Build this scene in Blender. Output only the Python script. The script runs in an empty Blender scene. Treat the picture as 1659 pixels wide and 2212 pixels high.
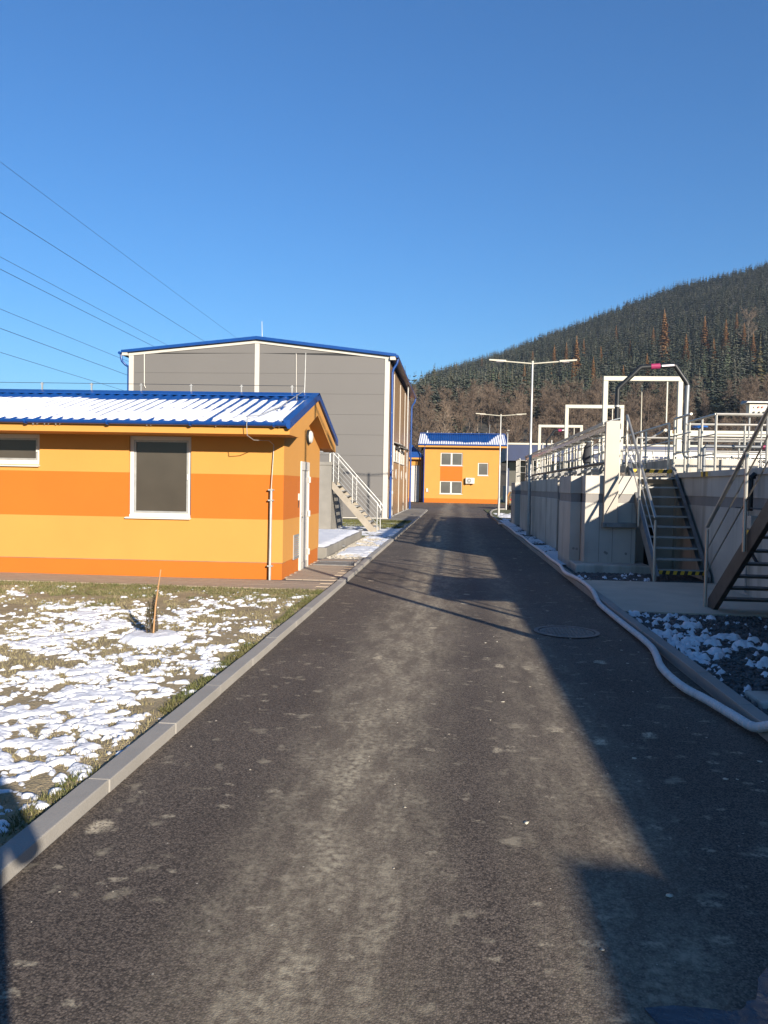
import bpy, bmesh, math, random
import numpy as np
from mathutils import Vector, Matrix
random.seed(7); rng = np.random.default_rng(11)
R = math.radians
scn = bpy.context.scene

# ---------------------------------------------------------------- camera
CAM_H = 1.7
cam = bpy.data.cameras.new('camera'); camo = bpy.data.objects.new('camera', cam)
scn.collection.objects.link(camo); scn.camera = camo
cam.sensor_fit = 'HORIZONTAL'; cam.sensor_width = 36.0; cam.lens = 36.0 * 1661.0 / 1659.0
cam.clip_start = 0.05; cam.clip_end = 6000
PITCH, YAW, ROLL = R(1.923), R(5.1745), R(1.05)
camo.location = (0, 0, CAM_H)
camo.rotation_mode = 'XYZ'
camo.matrix_world = (Matrix.Translation((0, 0, CAM_H)) @ Matrix.Rotation(YAW, 4, 'Z')
                     @ Matrix.Rotation(math.pi / 2 - PITCH, 4, 'X') @ Matrix.Rotation(ROLL, 4, 'Z'))
scn.render.resolution_x = 768; scn.render.resolution_y = 1024

# ---------------------------------------------------------------- sky, sun, exposure
AZ, EL = R(32.3), R(16.5)
SUN = Vector((math.sin(AZ) * math.cos(EL), -math.cos(AZ) * math.cos(EL), math.sin(EL)))
w = bpy.data.worlds.new('World'); scn.world = w; w.use_nodes = True
nt = w.node_tree; bg = nt.nodes['Background']
sky = nt.nodes.new('ShaderNodeTexSky'); sky.sky_type = 'NISHITA'; sky.sun_disc = False
sky.sun_elevation = EL; sky.sun_rotation = math.pi - AZ
sky.altitude = 400; sky.air_density = 1.45; sky.dust_density = 0.0; sky.ozone_density = 10.0
nt.links.new(sky.outputs[0], bg.inputs[0]); bg.inputs[1].default_value = 0.074
sl = bpy.data.lights.new('sun', 'SUN'); sl.energy = 5.0; sl.angle = R(0.55); sl.color = (1.0, 0.90, 0.76)
so = bpy.data.objects.new('sun', sl); scn.collection.objects.link(so)
so.rotation_euler = SUN.to_track_quat('Z', 'Y').to_euler()
vs = scn.view_settings
vs.view_transform = 'Standard'; vs.look = 'None'; vs.gamma = 1.0; vs.use_curve_mapping = False
vs.exposure = 1.12

# ---------------------------------------------------------------- materials
MATS = {}
def mat(name, col, rough=0.7, metal=0.0, var=0.0, vscale=3.0, col2=None, bump=0.0, bscale=40.0,
        spec=0.5, grain=0.0, gscale=200.0, stretch=(1, 1, 1), alpha=None, sub=0.0):
    m = bpy.data.materials.new(name); m.use_nodes = True
    t = m.node_tree; b = t.nodes['Principled BSDF']
    b.inputs['Base Color'].default_value = (*col, 1); b.inputs['Roughness'].default_value = rough
    b.inputs['Metallic'].default_value = metal; b.inputs['Specular IOR Level'].default_value = spec
    tc = t.nodes.new('ShaderNodeTexCoord'); mp = t.nodes.new('ShaderNodeMapping'); mp.inputs['Scale'].default_value = stretch
    t.links.new(tc.outputs['Object'], mp.inputs[0])
    out = None
    if var > 0 or col2:
        n = t.nodes.new('ShaderNodeTexNoise'); n.inputs['Scale'].default_value = vscale; n.inputs['Detail'].default_value = 6; n.inputs['Roughness'].default_value = .6
        t.links.new(mp.outputs[0], n.inputs[0])
        cr = t.nodes.new('ShaderNodeValToRGB')
        c2 = col2 if col2 else tuple(max(0, c * (1 - var)) for c in col)
        c1 = col if col2 else tuple(min(1, c * (1 + var)) for c in col)
        cr.color_ramp.elements[0].position = .32; cr.color_ramp.elements[1].position = .68
        cr.color_ramp.elements[0].color = (*c2, 1); cr.color_ramp.elements[1].color = (*c1, 1)
        t.links.new(n.outputs['Fac'], cr.inputs[0]); out = cr.outputs[0]
    if grain > 0:
        n = t.nodes.new('ShaderNodeTexNoise'); n.inputs['Scale'].default_value = gscale; n.inputs['Detail'].default_value = 3
        t.links.new(tc.outputs['Object'], n.inputs[0])
        mr = t.nodes.new('ShaderNodeMapRange'); mr.inputs[1].default_value = .3; mr.inputs[2].default_value = .7
        mr.inputs[3].default_value = 1 - grain; mr.inputs[4].default_value = 1 + grain
        t.links.new(n.outputs['Fac'], mr.inputs[0])
        mx = t.nodes.new('ShaderNodeMix'); mx.data_type = 'RGBA'; mx.blend_type = 'MULTIPLY'; mx.inputs[0].default_value = 1
        if out: t.links.new(out, mx.inputs[6])
        else: mx.inputs[6].default_value = (*col, 1)
        t.links.new(mr.outputs[0], mx.inputs[7]); out = mx.outputs[2]
    if out: t.links.new(out, b.inputs['Base Color'])
    if bump > 0:
        n = t.nodes.new('ShaderNodeTexNoise'); n.inputs['Scale'].default_value = bscale; n.inputs['Detail'].default_value = 5
        t.links.new(mp.outputs[0], n.inputs[0])
        bp = t.nodes.new('ShaderNodeBump'); bp.inputs['Strength'].default_value = bump; bp.inputs['Distance'].default_value = .02
        t.links.new(n.outputs['Fac'], bp.inputs['Height']); t.links.new(bp.outputs[0], b.inputs['Normal'])
    MATS[name] = m
    return m

mat('yellow_render', (.45, .212, .044), .9, bump=.12, bscale=180, var=.03, vscale=1.2, grain=.06, gscale=160)
mat('orange_render', (.40, .108, .006), .9, bump=.12, bscale=180, var=.03, vscale=1.2, grain=.06, gscale=160)
mat('blue_metal', (.004, .045, .20), .32, var=.12, vscale=1.5, bump=.03, bscale=6)
mat('navy_metal', (.008, .02, .07), .45, var=.12, vscale=1.5)
mat('white_pvc', (.53, .50, .45), .45, var=.03, vscale=2)
mat('pane', (.055, .047, .037), .14, var=.12, vscale=1.1, spec=.5)
mat('dark_glass', (.09, .088, .08), .08, var=.2, vscale=.6)
mat('grey_panel', (.132, .124, .116), .45, var=.035, vscale=.25, bump=.02, bscale=3)
mat('cream_trim', (.45, .425, .38), .5, var=.03, vscale=2)
mat('brown_panel', (.235, .145, .075), .32, var=.12, vscale=.5, bump=.02, bscale=2)
mat('steel', (.42, .40, .355), .45, metal=.75, var=.10, vscale=6)
mat('dull_steel', (.22, .22, .215), .5, metal=.55, var=.2, vscale=5, bump=.05, bscale=60)
mat('galv', (.36, .36, .345), .5, metal=.5, var=.12, vscale=8)
mat('sheet_steel', (.62, .60, .57), .22, metal=.9, var=.05, vscale=2, bump=.02, bscale=2)
mat('cream_sheet', (.36, .32, .268), .42, metal=.15, var=.03, vscale=2)
mat('white_paint', (.44, .415, .335), .5, var=.04, vscale=3)
mat('black_pipe', (.012, .014, .016), .45, var=.2, vscale=3, spec=.35)
mat('grey_pipe', (.20, .21, .215), .35, metal=.4, var=.1, vscale=3)
mat('pink_label', (.24, .010, .07), .5)
mat('label_white', (.72, .66, .70), .5)
mat('hazard_yellow', (.72, .42, .03), .6, var=.2, vscale=20)
mat('hazard_black', (.02, .02, .02), .6)
mat('tread_steel', (.36, .35, .32), .6, metal=.1, var=.12, vscale=14, bump=.3, bscale=120)
mat('grey_concrete', (.22, .205, .18), .88, col2=(.165, .155, .135), vscale=1.6, bump=.25, bscale=60)
mat('beige_steel', (.27, .235, .185), .6, var=.12, vscale=4)
mat('backlit_steel', (.06, .055, .05), .55, metal=.2, var=.3, vscale=5, bump=.05, bscale=60)  # steel with the shade of the backlit stair flight put into its colour
mat('handwheel_blue', (.01, .09, .34), .35)
mat('rubber_black', (.015, .015, .016), .6)
mat('hose_plastic', (.60, .555, .54), .55, var=.10, vscale=9, bump=.05, bscale=60)
mat('stake_wood', (.34, .19, .085), .7, var=.15, vscale=30, stretch=(1, 1, .1))
mat('paver', (.30, .235, .175), .9, var=.14, vscale=3.5, bump=.3, bscale=90, grain=.12, gscale=150)
mat('kerb_stone', (.27, .252, .225), .88, var=.08, vscale=2.5, bump=.2, bscale=120, grain=.10, gscale=260)
mat('slab_concrete', (.56, .46, .345), .9, col2=(.43, .36, .275), vscale=1.3, bump=.25, bscale=60, grain=.10, gscale=150)
mat('soil', (.33, .255, .145), .95, col2=(.21, .165, .09), vscale=4.0, bump=.9, bscale=45, grain=.25, gscale=70)
mat('grass_ground', (.10, .095, .04), .95, col2=(.06, .075, .02), vscale=2.2, bump=.9, bscale=40, grain=.3, gscale=90)
mat('grass_green', (.075, .095, .018), .75, col2=(.115, .095, .035), vscale=5)
mat('grass_dry', (.30, .25, .13), .8, col2=(.17, .15, .07), vscale=6)
mat('gravel_bed', (.10, .095, .09), .95, col2=(.055, .053, .05), vscale=16, bump=1, bscale=55, grain=.35, gscale=60)
mat('gravel_bed_light', (.26, .23, .19), .95, col2=(.15, .135, .115), vscale=14, bump=1, bscale=55, grain=.35, gscale=60)
mat('stone_dark', (.13, .125, .12), .85, col2=(.07, .07, .068), vscale=9, bump=.3, bscale=60)
mat('road_stone', (.27, .24, .195), .9, var=.3, vscale=9)
mat('stone_light', (.42, .38, .31), .85, var=.25, vscale=9)
mat('chip_wood', (.50, .46, .36), .85, var=.2, vscale=9)
mat('cast_iron', (.15, .13, .11), .6, var=.25, vscale=12, bump=.6, bscale=50)
mat('car_paint', (.30, .20, .085), .3, metal=.3)
mat('tail_lamp', (.35, .02, .02), .3)
mat('wire_dark', (.02, .025, .035), .5)
mat('cloth_dark', (.03, .032, .04), .85, bump=.2, bscale=30)
mat('cloth_jeans', (.03, .045, .09), .85, bump=.2, bscale=60)
mat('skin', (.45, .27, .19), .55)
mat('hair', (.05, .03, .02), .7)
mat('conifer_dark', (.028, .042, .026), .85, col2=(.050, .062, .036), vscale=.09)
mat('conifer_olive', (.084, .080, .044), .85, col2=(.048, .055, .032), vscale=.05)
mat('conifer_frost', (.115, .112, .085), .85, col2=(.056, .062, .040), vscale=.12)
mat('conifer_gold', (.115, .085, .03), .85, col2=(.07, .065, .025), vscale=.3)
mat('conifer_green', (.045, .066, .034), .85, col2=(.075, .088, .05), vscale=.5)
mat('larch_needles', (.30, .150, .050), .85, col2=(.20, .105, .04), vscale=.4)
mat('twigs', (.150, .105, .072), .9, col2=(.10, .072, .052), vscale=.2)
mat('twigs_pale', (.20, .145, .10), .9, col2=(.13, .095, .07), vscale=.3)
mat('bark', (.09, .065, .05), .9, col2=(.055, .04, .03), vscale=.8)
mat('bark_pale', (.26, .21, .16), .9, col2=(.15, .12, .09), vscale=1.5)
mat('forest_floor', (.060, .046, .030), .95, col2=(.036, .034, .022), vscale=.03, bump=.5, bscale=.4)
mat('shrub_needles', (.055, .075, .028), .7, col2=(.10, .075, .035), vscale=12)

def concrete_mat():
    m = bpy.data.materials.new('tank_concrete'); m.use_nodes = True; t = m.node_tree; b = t.nodes['Principled BSDF']
    b.inputs['Roughness'].default_value = .85
    tc = t.nodes.new('ShaderNodeTexCoord')
    def noise(sc, det, stretch):
        mp = t.nodes.new('ShaderNodeMapping'); mp.inputs['Scale'].default_value = stretch
        n = t.nodes.new('ShaderNodeTexNoise'); n.inputs['Scale'].default_value = sc; n.inputs['Detail'].default_value = det
        t.links.new(tc.outputs['Object'], mp.inputs[0]); t.links.new(mp.outputs[0], n.inputs[0]); return n
    a = noise(.9, 6, (1, 1, 1)); c = noise(3.2, 5, (1, 1, .07)); e = noise(70, 4, (1, 1, 1))
    cr = t.nodes.new('ShaderNodeValToRGB'); cr.color_ramp.elements[0].position = .3; cr.color_ramp.elements[1].position = .72
    cr.color_ramp.elements[0].color = (.36, .335, .295, 1); cr.color_ramp.elements[1].color = (.54, .50, .43, 1)
    t.links.new(a.outputs['Fac'], cr.inputs[0])
    cr2 = t.nodes.new('ShaderNodeValToRGB'); cr2.color_ramp.elements[0].position = .36; cr2.color_ramp.elements[1].position = .5
    cr2.color_ramp.elements[0].color = (.74, .73, .70, 1); cr2.color_ramp.elements[1].color = (1, 1, 1, 1)
    t.links.new(c.outputs['Fac'], cr2.inputs[0])
    mx = t.nodes.new('ShaderNodeMix'); mx.data_type = 'RGBA'; mx.blend_type = 'MULTIPLY'; mx.inputs[0].default_value = 1
    t.links.new(cr.outputs[0], mx.inputs[6]); t.links.new(cr2.outputs[0], mx.inputs[7]); t.links.new(mx.outputs[2], b.inputs['Base Color'])
    bp = t.nodes.new('ShaderNodeBump'); bp.inputs['Strength'].default_value = .25; bp.inputs['Distance'].default_value = .01
    t.links.new(e.outputs['Fac'], bp.inputs['Height']); t.links.new(bp.outputs[0], b.inputs['Normal'])
    MATS['tank_concrete'] = m
concrete_mat()
mat('band_concrete', (.23, .215, .20), .85, var=.14, vscale=2, stretch=(1, 1, .2), bump=.2, bscale=60)

def snow_mat():
    m = mat('snow', (.66, .665, .685), .6, bump=.55, bscale=32, spec=.3)
    b = m.node_tree.nodes['Principled BSDF']
    t = m.node_tree
    at = t.nodes.new('ShaderNodeAttribute'); at.attribute_name = 'thin'
    tc = t.nodes.new('ShaderNodeTexCoord'); n = t.nodes.new('ShaderNodeTexNoise'); n.inputs['Scale'].default_value = 55; n.inputs['Detail'].default_value = 4; t.links.new(tc.outputs['Object'], n.inputs[0])
    ml = t.nodes.new('ShaderNodeMath'); ml.operation = 'MULTIPLY'; t.links.new(at.outputs['Fac'], ml.inputs[0]); t.links.new(n.outputs['Fac'], ml.inputs[1])
    mr = t.nodes.new('ShaderNodeMapRange'); mr.inputs[1].default_value = .18; mr.inputs[2].default_value = .55; mr.inputs[4].default_value = .92; t.links.new(ml.outputs[0], mr.inputs[0])
    mx = t.nodes.new('ShaderNodeMix'); mx.data_type = 'RGBA'; t.links.new(mr.outputs[0], mx.inputs[0]); mx.inputs[6].default_value = (.70, .705, .725, 1); mx.inputs[7].default_value = (.26, .21, .13, 1)
    t.links.new(mx.outputs[2], b.inputs['Base Color'])
snow_mat()

def asphalt_mat():
    m = bpy.data.materials.new('asphalt'); m.use_nodes = True; t = m.node_tree; b = t.nodes['Principled BSDF']
    b.inputs['Roughness'].default_value = .82; b.inputs['Specular IOR Level'].default_value = .35
    tc = t.nodes.new('ShaderNodeTexCoord')
    def mapn(s, loc=(0, 0, 0)):
        mp = t.nodes.new('ShaderNodeMapping'); mp.inputs['Scale'].default_value = s; mp.inputs['Location'].default_value = loc
        t.links.new(tc.outputs['Object'], mp.inputs[0]); return mp.outputs[0]
    def noise(sc, det, s=(1, 1, 1), loc=(0, 0, 0), rough=.55):
        n = t.nodes.new('ShaderNodeTexNoise'); n.inputs['Scale'].default_value = sc; n.inputs['Detail'].default_value = det; n.inputs['Roughness'].default_value = rough
        t.links.new(mapn(s, loc), n.inputs[0]); return n.outputs['Fac']
    def ramp(fac, p0, p1, c0=(0, 0, 0, 1), c1=(1, 1, 1, 1)):
        r = t.nodes.new('ShaderNodeValToRGB'); r.color_ramp.elements[0].position = p0; r.color_ramp.elements[1].position = p1
        r.color_ramp.elements[0].color = c0; r.color_ramp.elements[1].color = c1
        t.links.new(fac, r.inputs[0]); return r.outputs[0]
    def mixc(f, a, c, mode='MIX'):
        x = t.nodes.new('ShaderNodeMix'); x.data_type = 'RGBA'; x.blend_type = mode
        if isinstance(f, float): x.inputs[0].default_value = f
        else: t.links.new(f, x.inputs[0])
        for i, v in ((6, a), (7, c)):
            if isinstance(v, tuple): x.inputs[i].default_value = v
            else: t.links.new(v, x.inputs[i])
        return x.outputs[2]
    def mul(a, c):
        x = t.nodes.new('ShaderNodeMath'); x.operation = 'MULTIPLY'
        for i, v in ((0, a), (1, c)):
            if isinstance(v, float): x.inputs[i].default_value = v
            else: t.links.new(v, x.inputs[i])
        return x.outputs[0]
    base = ramp(noise(.55, 5), .3, .7, (.082, .064, .049, 1), (.135, .107, .082, 1))
    # stones of the mix
    vo = t.nodes.new('ShaderNodeTexVoronoi'); vo.inputs['Scale'].default_value = 120; t.links.new(mapn((1, 1, 1)), vo.inputs[0])
    sep = t.nodes.new('ShaderNodeSeparateColor'); t.links.new(vo.outputs['Color'], sep.inputs[0])
    mr = t.nodes.new('ShaderNodeMapRange'); mr.inputs[3].default_value = .38; mr.inputs[4].default_value = 1.68; t.links.new(sep.outputs[0], mr.inputs[0])
    c = mixc(1.0, base, mr.outputs[0], 'MULTIPLY')
    vd = ramp(vo.outputs['Distance'], .35, .75, (1, 1, 1, 1), (.55, .55, .55, 1)); c = mixc(1.0, c, vd, 'MULTIPLY')
    # dusty wheel tracks and dried mud
    sx = t.nodes.new('ShaderNodeSeparateXYZ'); t.links.new(tc.outputs['Object'], sx.inputs[0])
    wob = noise(.35, 3, (1, .25, 1), (3, 1, 0))
    ad = t.nodes.new('ShaderNodeMath'); ad.operation = 'MULTIPLY_ADD'; t.links.new(wob, ad.inputs[0]); ad.inputs[1].default_value = 1.0; t.links.new(sx.outputs[0], ad.inputs[2])
    def band(c0, wd, amp):
        a_ = t.nodes.new('ShaderNodeMath'); a_.operation = 'SUBTRACT'; t.links.new(ad.outputs[0], a_.inputs[0]); a_.inputs[1].default_value = c0
        b_ = t.nodes.new('ShaderNodeMath'); b_.operation = 'ABSOLUTE'; t.links.new(a_.outputs[0], b_.inputs[0])
        m_ = t.nodes.new('ShaderNodeMapRange'); m_.interpolation_type = 'SMOOTHSTEP'; m_.inputs[1].default_value = wd; m_.inputs[2].default_value = 0; m_.inputs[3].default_value = 0; m_.inputs[4].default_value = amp
        t.links.new(b_.outputs[0], m_.inputs[0]); return m_.outputs[0]
    def add(a_, b_):
        x = t.nodes.new('ShaderNodeMath'); x.operation = 'ADD'; x.use_clamp = True; t.links.new(a_, x.inputs[0]); t.links.new(b_, x.inputs[1]); return x.outputs[0]
    track = add(band(.02, .75, 1.0), band(1.25, .50, .55))
    c = mixc(mul(track, .26), c, (.31, .25, .17, 1))
    dust = mul(ramp(noise(3.4, 7, (1.7, .5, 1), (7, 2, 0), .70), .42, .62), ramp(noise(26, 4, (1, 1, 1), (0, 5, 0)), .35, .62))
    dust2 = mul(dust, track)
    c = mixc(mul(dust2, .9), c, (.42, .36, .25, 1))
    dustall = ramp(noise(5.0, 6, (1, 1.1, 1), (1, 9, 0), .6), .60, .70)
    c = mixc(mul(dustall, .55), c, (.37, .315, .22, 1))
    # single dried splashes
    v2 = t.nodes.new('ShaderNodeTexVoronoi'); v2.inputs['Scale'].default_value = 2.1
    nd = t.nodes.new('ShaderNodeTexNoise'); nd.inputs['Scale'].default_value = 9; nd.inputs['Detail'].default_value = 4; t.links.new(mapn((1, 1, 1)), nd.inputs[0])
    vm = t.nodes.new('ShaderNodeMix'); vm.data_type = 'VECTOR'; vm.inputs[0].default_value = .12
    t.links.new(mapn((1, .8, 1)), vm.inputs[4]); t.links.new(nd.outputs['Color'], vm.inputs[5]); t.links.new(vm.outputs[1], v2.inputs[0])
    s2 = t.nodes.new('ShaderNodeSeparateColor'); t.links.new(v2.outputs['Color'], s2.inputs[0])
    sp = mul(ramp(v2.outputs['Distance'], .06, .125, (1, 1, 1, 1), (0, 0, 0, 1)), ramp(s2.outputs[0], .38, .44))
    sp = mul(sp, ramp(noise(60, 3), .36, .55))
    c = mixc(sp, c, (.50, .42, .29, 1))
    v4 = t.nodes.new('ShaderNodeTexVoronoi'); v4.inputs['Scale'].default_value = 6.5
    vm4 = t.nodes.new('ShaderNodeMix'); vm4.data_type = 'VECTOR'; vm4.inputs[0].default_value = .09
    t.links.new(mapn((.75, 1.25, 1), (2, 3, 0)), vm4.inputs[4]); t.links.new(nd.outputs['Color'], vm4.inputs[5]); t.links.new(vm4.outputs[1], v4.inputs[0])
    s4 = t.nodes.new('ShaderNodeSeparateColor'); t.links.new(v4.outputs['Color'], s4.inputs[0])
    f4 = mul(mul(ramp(v4.outputs['Distance'], .14, .22, (1, 1, 1, 1), (0, 0, 0, 1)), ramp(s4.outputs[0], .48, .52)), ramp(noise(45, 4), .40, .58))
    c = mixc(mul(f4, .75), c, (.36, .305, .215, 1))
    # pale grit
    v3 = t.nodes.new('ShaderNodeTexVoronoi'); v3.inputs['Scale'].default_value = 15; t.links.new(mapn((1, 1, 1), (4, 4, 0)), v3.inputs[0])
    s3 = t.nodes.new('ShaderNodeSeparateColor'); t.links.new(v3.outputs['Color'], s3.inputs[0])
    gr = mul(ramp(v3.outputs['Distance'], .05, .085, (1, 1, 1, 1), (0, 0, 0, 1)), ramp(s3.outputs[1], .80, .82))
    c = mixc(gr, c, (.42, .37, .29, 1))
    t.links.new(c, b.inputs['Base Color'])
    n = noise(260, 3)
    hsum = t.nodes.new('ShaderNodeMath'); hsum.operation = 'SUBTRACT'; t.links.new(n, hsum.inputs[0]); t.links.new(vo.outputs['Distance'], hsum.inputs[1])
    bp = t.nodes.new('ShaderNodeBump'); bp.inputs['Strength'].default_value = .32; bp.inputs['Distance'].default_value = .004
    t.links.new(hsum.outputs[0], bp.inputs['Height']); t.links.new(bp.outputs[0], b.inputs['Normal'])
    MATS['asphalt'] = m
asphalt_mat()
def M(n): return MATS[n]

# ---------------------------------------------------------------- helpers
ORG = {}
def tag(o, label=None, cat=None, group=None, kind=None):
    if label: o['label'] = label
    if cat: o['category'] = cat
    if group: o['group'] = group
    if kind: o['kind'] = kind
    return o
def thing(name, loc, label, cat, group=None):
    o = bpy.data.objects.new(name, None); scn.collection.objects.link(o); o.location = loc; o.empty_display_size = .2
    ORG[o.name] = Vector(loc); return tag(o, label, cat, group)
def place(o, parent):
    scn.collection.objects.link(o)
    if parent is not None:
        o.parent = parent; ORG[o.name] = ORG[parent.name]
    return o
class MB:
    def __init__(s): s.v = []; s.f = []
    def add(s, vs, fs):
        k = len(s.v); s.v += [tuple(p) for p in vs]; s.f += [tuple(i + k for i in f) for f in fs]; return s
    def box(s, x0, x1, y0, y1, z0, z1):
        x0, x1 = min(x0, x1), max(x0, x1); y0, y1 = min(y0, y1), max(y0, y1); z0, z1 = min(z0, z1), max(z0, z1)
        return s.add([(x0, y0, z0), (x1, y0, z0), (x1, y1, z0), (x0, y1, z0), (x0, y0, z1), (x1, y0, z1), (x1, y1, z1), (x0, y1, z1)],
                     [(0, 3, 2, 1), (4, 5, 6, 7), (0, 1, 5, 4), (1, 2, 6, 5), (2, 3, 7, 6), (3, 0, 4, 7)])
    def hexa(s, b, t):   # bottom quad, top quad (ccw from above)
        return s.add(list(b) + list(t), [(0, 3, 2, 1), (4, 5, 6, 7), (0, 1, 5, 4), (1, 2, 6, 5), (2, 3, 7, 6), (3, 0, 4, 7)])
    def prism_x(s, poly, x0, x1):   # poly of (y,z)
        n = len(poly); vs = [(x0, y, z) for y, z in poly] + [(x1, y, z) for y, z in poly]
        return s.add(vs, [tuple(range(n - 1, -1, -1)), tuple(range(n, 2 * n))] + [(i, (i + 1) % n, (i + 1) % n + n, i + n) for i in range(n)])
    def prism_y(s, poly, y0, y1):   # poly of (x,z)
        n = len(poly); vs = [(x, y0, z) for x, z in poly] + [(x, y1, z) for x, z in poly]
        return s.add(vs, [tuple(range(n)), tuple(range(2 * n - 1, n - 1, -1))] + [((i + 1) % n, i, i + n, (i + 1) % n + n) for i in range(n)])
    def prism_z(s, poly, z0, z1):
        n = len(poly); vs = [(x, y, z0) for x, y in poly] + [(x, y, z1) for x, y in poly]
        return s.add(vs, [tuple(range(n - 1, -1, -1)), tuple(range(n, 2 * n))] + [(i, (i + 1) % n, (i + 1) % n + n, i + n) for i in range(n)])
    def tube(s, pts, r, n=8, caps=True):
        P = [Vector(p) for p in pts]; m = len(P); rs = r if isinstance(r, (list, tuple)) else [r] * m
        k = len(s.v); prev = None
        for i, p in enumerate(P):
            if i == 0: d = P[1] - P[0]
            elif i == m - 1: d = P[-1] - P[-2]
            else: d = (P[i + 1] - p).normalized() + (p - P[i - 1]).normalized()
            d.normalize()
            if prev is None:
                a = Vector((0, 0, 1)) if abs(d.z) < .9 else Vector((1, 0, 0))
                u = d.cross(a).normalized()
            else:
                u = (prev - d * prev.dot(d)).normalized()
            prev = u; v = d.cross(u)
            for j in range(n):
                an = 2 * math.pi * j / n
                q = p + (u * math.cos(an) + v * math.sin(an)) * rs[i]; s.v.append(tuple(q))
        for i in range(m - 1):
            for j in range(n):
                a = k + i * n + j; b2 = k + i * n + (j + 1) % n
                s.f.append((a, b2, b2 + n, a + n))
        if caps:
            s.f.append(tuple(k + j for j in range(n - 1, -1, -1))); s.f.append(tuple(k + (m - 1) * n + j for j in range(n)))
        return s
    def bar(s, p0, p1, wid, hgt):   # rectangular bar, wid sideways (horizontal), hgt the other
        p0, p1 = Vector(p0), Vector(p1); d = (p1 - p0).normalized()
        sd = d.cross(Vector((0, 0, 1)))
        if sd.length < 1e-4: sd = Vector((1, 0, 0))
        sd.normalize(); up = sd.cross(d).normalized(); a, b2 = sd * wid / 2, up * hgt / 2
        vs = [p0 - a - b2, p0 + a - b2, p0 + a + b2, p0 - a + b2, p1 - a - b2, p1 + a - b2, p1 + a + b2, p1 - a + b2]
        return s.add(vs, [(3, 2, 1, 0), (4, 5, 6, 7), (0, 1, 5, 4), (1, 2, 6, 5), (2, 3, 7, 6), (3, 0, 4, 7)])
    def disc(s, c, axis, r, h, n=24):
        c, ax = Vector(c), Vector(axis).normalized()
        return s.tube([c, c + ax * h], r, n)
    def build(s, name, m, parent=None, bevel=0, smooth=False):
        o = Vector((0, 0, 0)) if parent is None else ORG[parent.name]
        me = bpy.data.meshes.new(name)
        me.from_pydata([(x - o.x, y - o.y, z - o.z) for x, y, z in s.v], [], s.f); me.update()
        if m: me.materials.append(M(m))
        ob = bpy.data.objects.new(name, me); place(ob, parent)
        if parent is None: ORG[ob.name] = Vector((0, 0, 0))
        if smooth:
            me.polygons.foreach_set('use_smooth', [True] * len(me.polygons))
            try: me.set_sharp_from_angle(angle=R(40))
            except Exception: pass
        if bevel:
            b = ob.modifiers.new('bevel', 'BEVEL'); b.width = bevel; b.segments = 2; b.limit_method = 'ANGLE'; b.harden_normals = False
        return ob
def box(name, m, parent, x0, x1, y0, y1, z0, z1, bevel=0):
    return MB().box(x0, x1, y0, y1, z0, z1).build(name, m, parent, bevel)
def tube(name, m, parent, pts, r, n=8): return MB().tube(pts, r, n).build(name, m, parent, smooth=True)
def arrays(name, m, parent, V, F, smooth=False, mats=None, midx=None):
    me = bpy.data.meshes.new(name); V = np.asarray(V, dtype=np.float32); F = np.asarray(F, dtype=np.int32)
    nv, nf, k = len(V), len(F), F.shape[1]
    me.vertices.add(nv); me.vertices.foreach_set('co', V.ravel())
    me.loops.add(nf * k); me.loops.foreach_set('vertex_index', F.ravel())
    me.polygons.add(nf); me.polygons.foreach_set('loop_start', np.arange(0, nf * k, k, dtype=np.int32))
    try: me.polygons.foreach_set('loop_total', np.full(nf, k, dtype=np.int32))
    except Exception: pass
    for x in ([m] if mats is None else mats): me.materials.append(M(x))
    if midx is not None: me.polygons.foreach_set('material_index', np.asarray(midx, dtype=np.int32))
    if smooth: me.polygons.foreach_set('use_smooth', np.ones(nf, dtype=bool))
    me.update(calc_edges=True); me.validate()
    ob = bpy.data.objects.new(name, me); place(ob, parent)
    if parent is None: ORG[ob.name] = Vector((0, 0, 0))
    return ob
def copy_tree(o, parent=None, loc=None, rz=None, sc=None, label=None):
    c = o.copy(); scn.collection.objects.link(c); c.parent = parent
    if loc is not None: c.location = loc
    if rz is not None: c.rotation_euler = (0, 0, rz)
    if sc is not None: c.scale = (sc, sc, sc) if not isinstance(sc, tuple) else sc
    if label: c['label'] = label
    for ch in list(o.children): copy_tree(ch, c)
    return c
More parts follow.
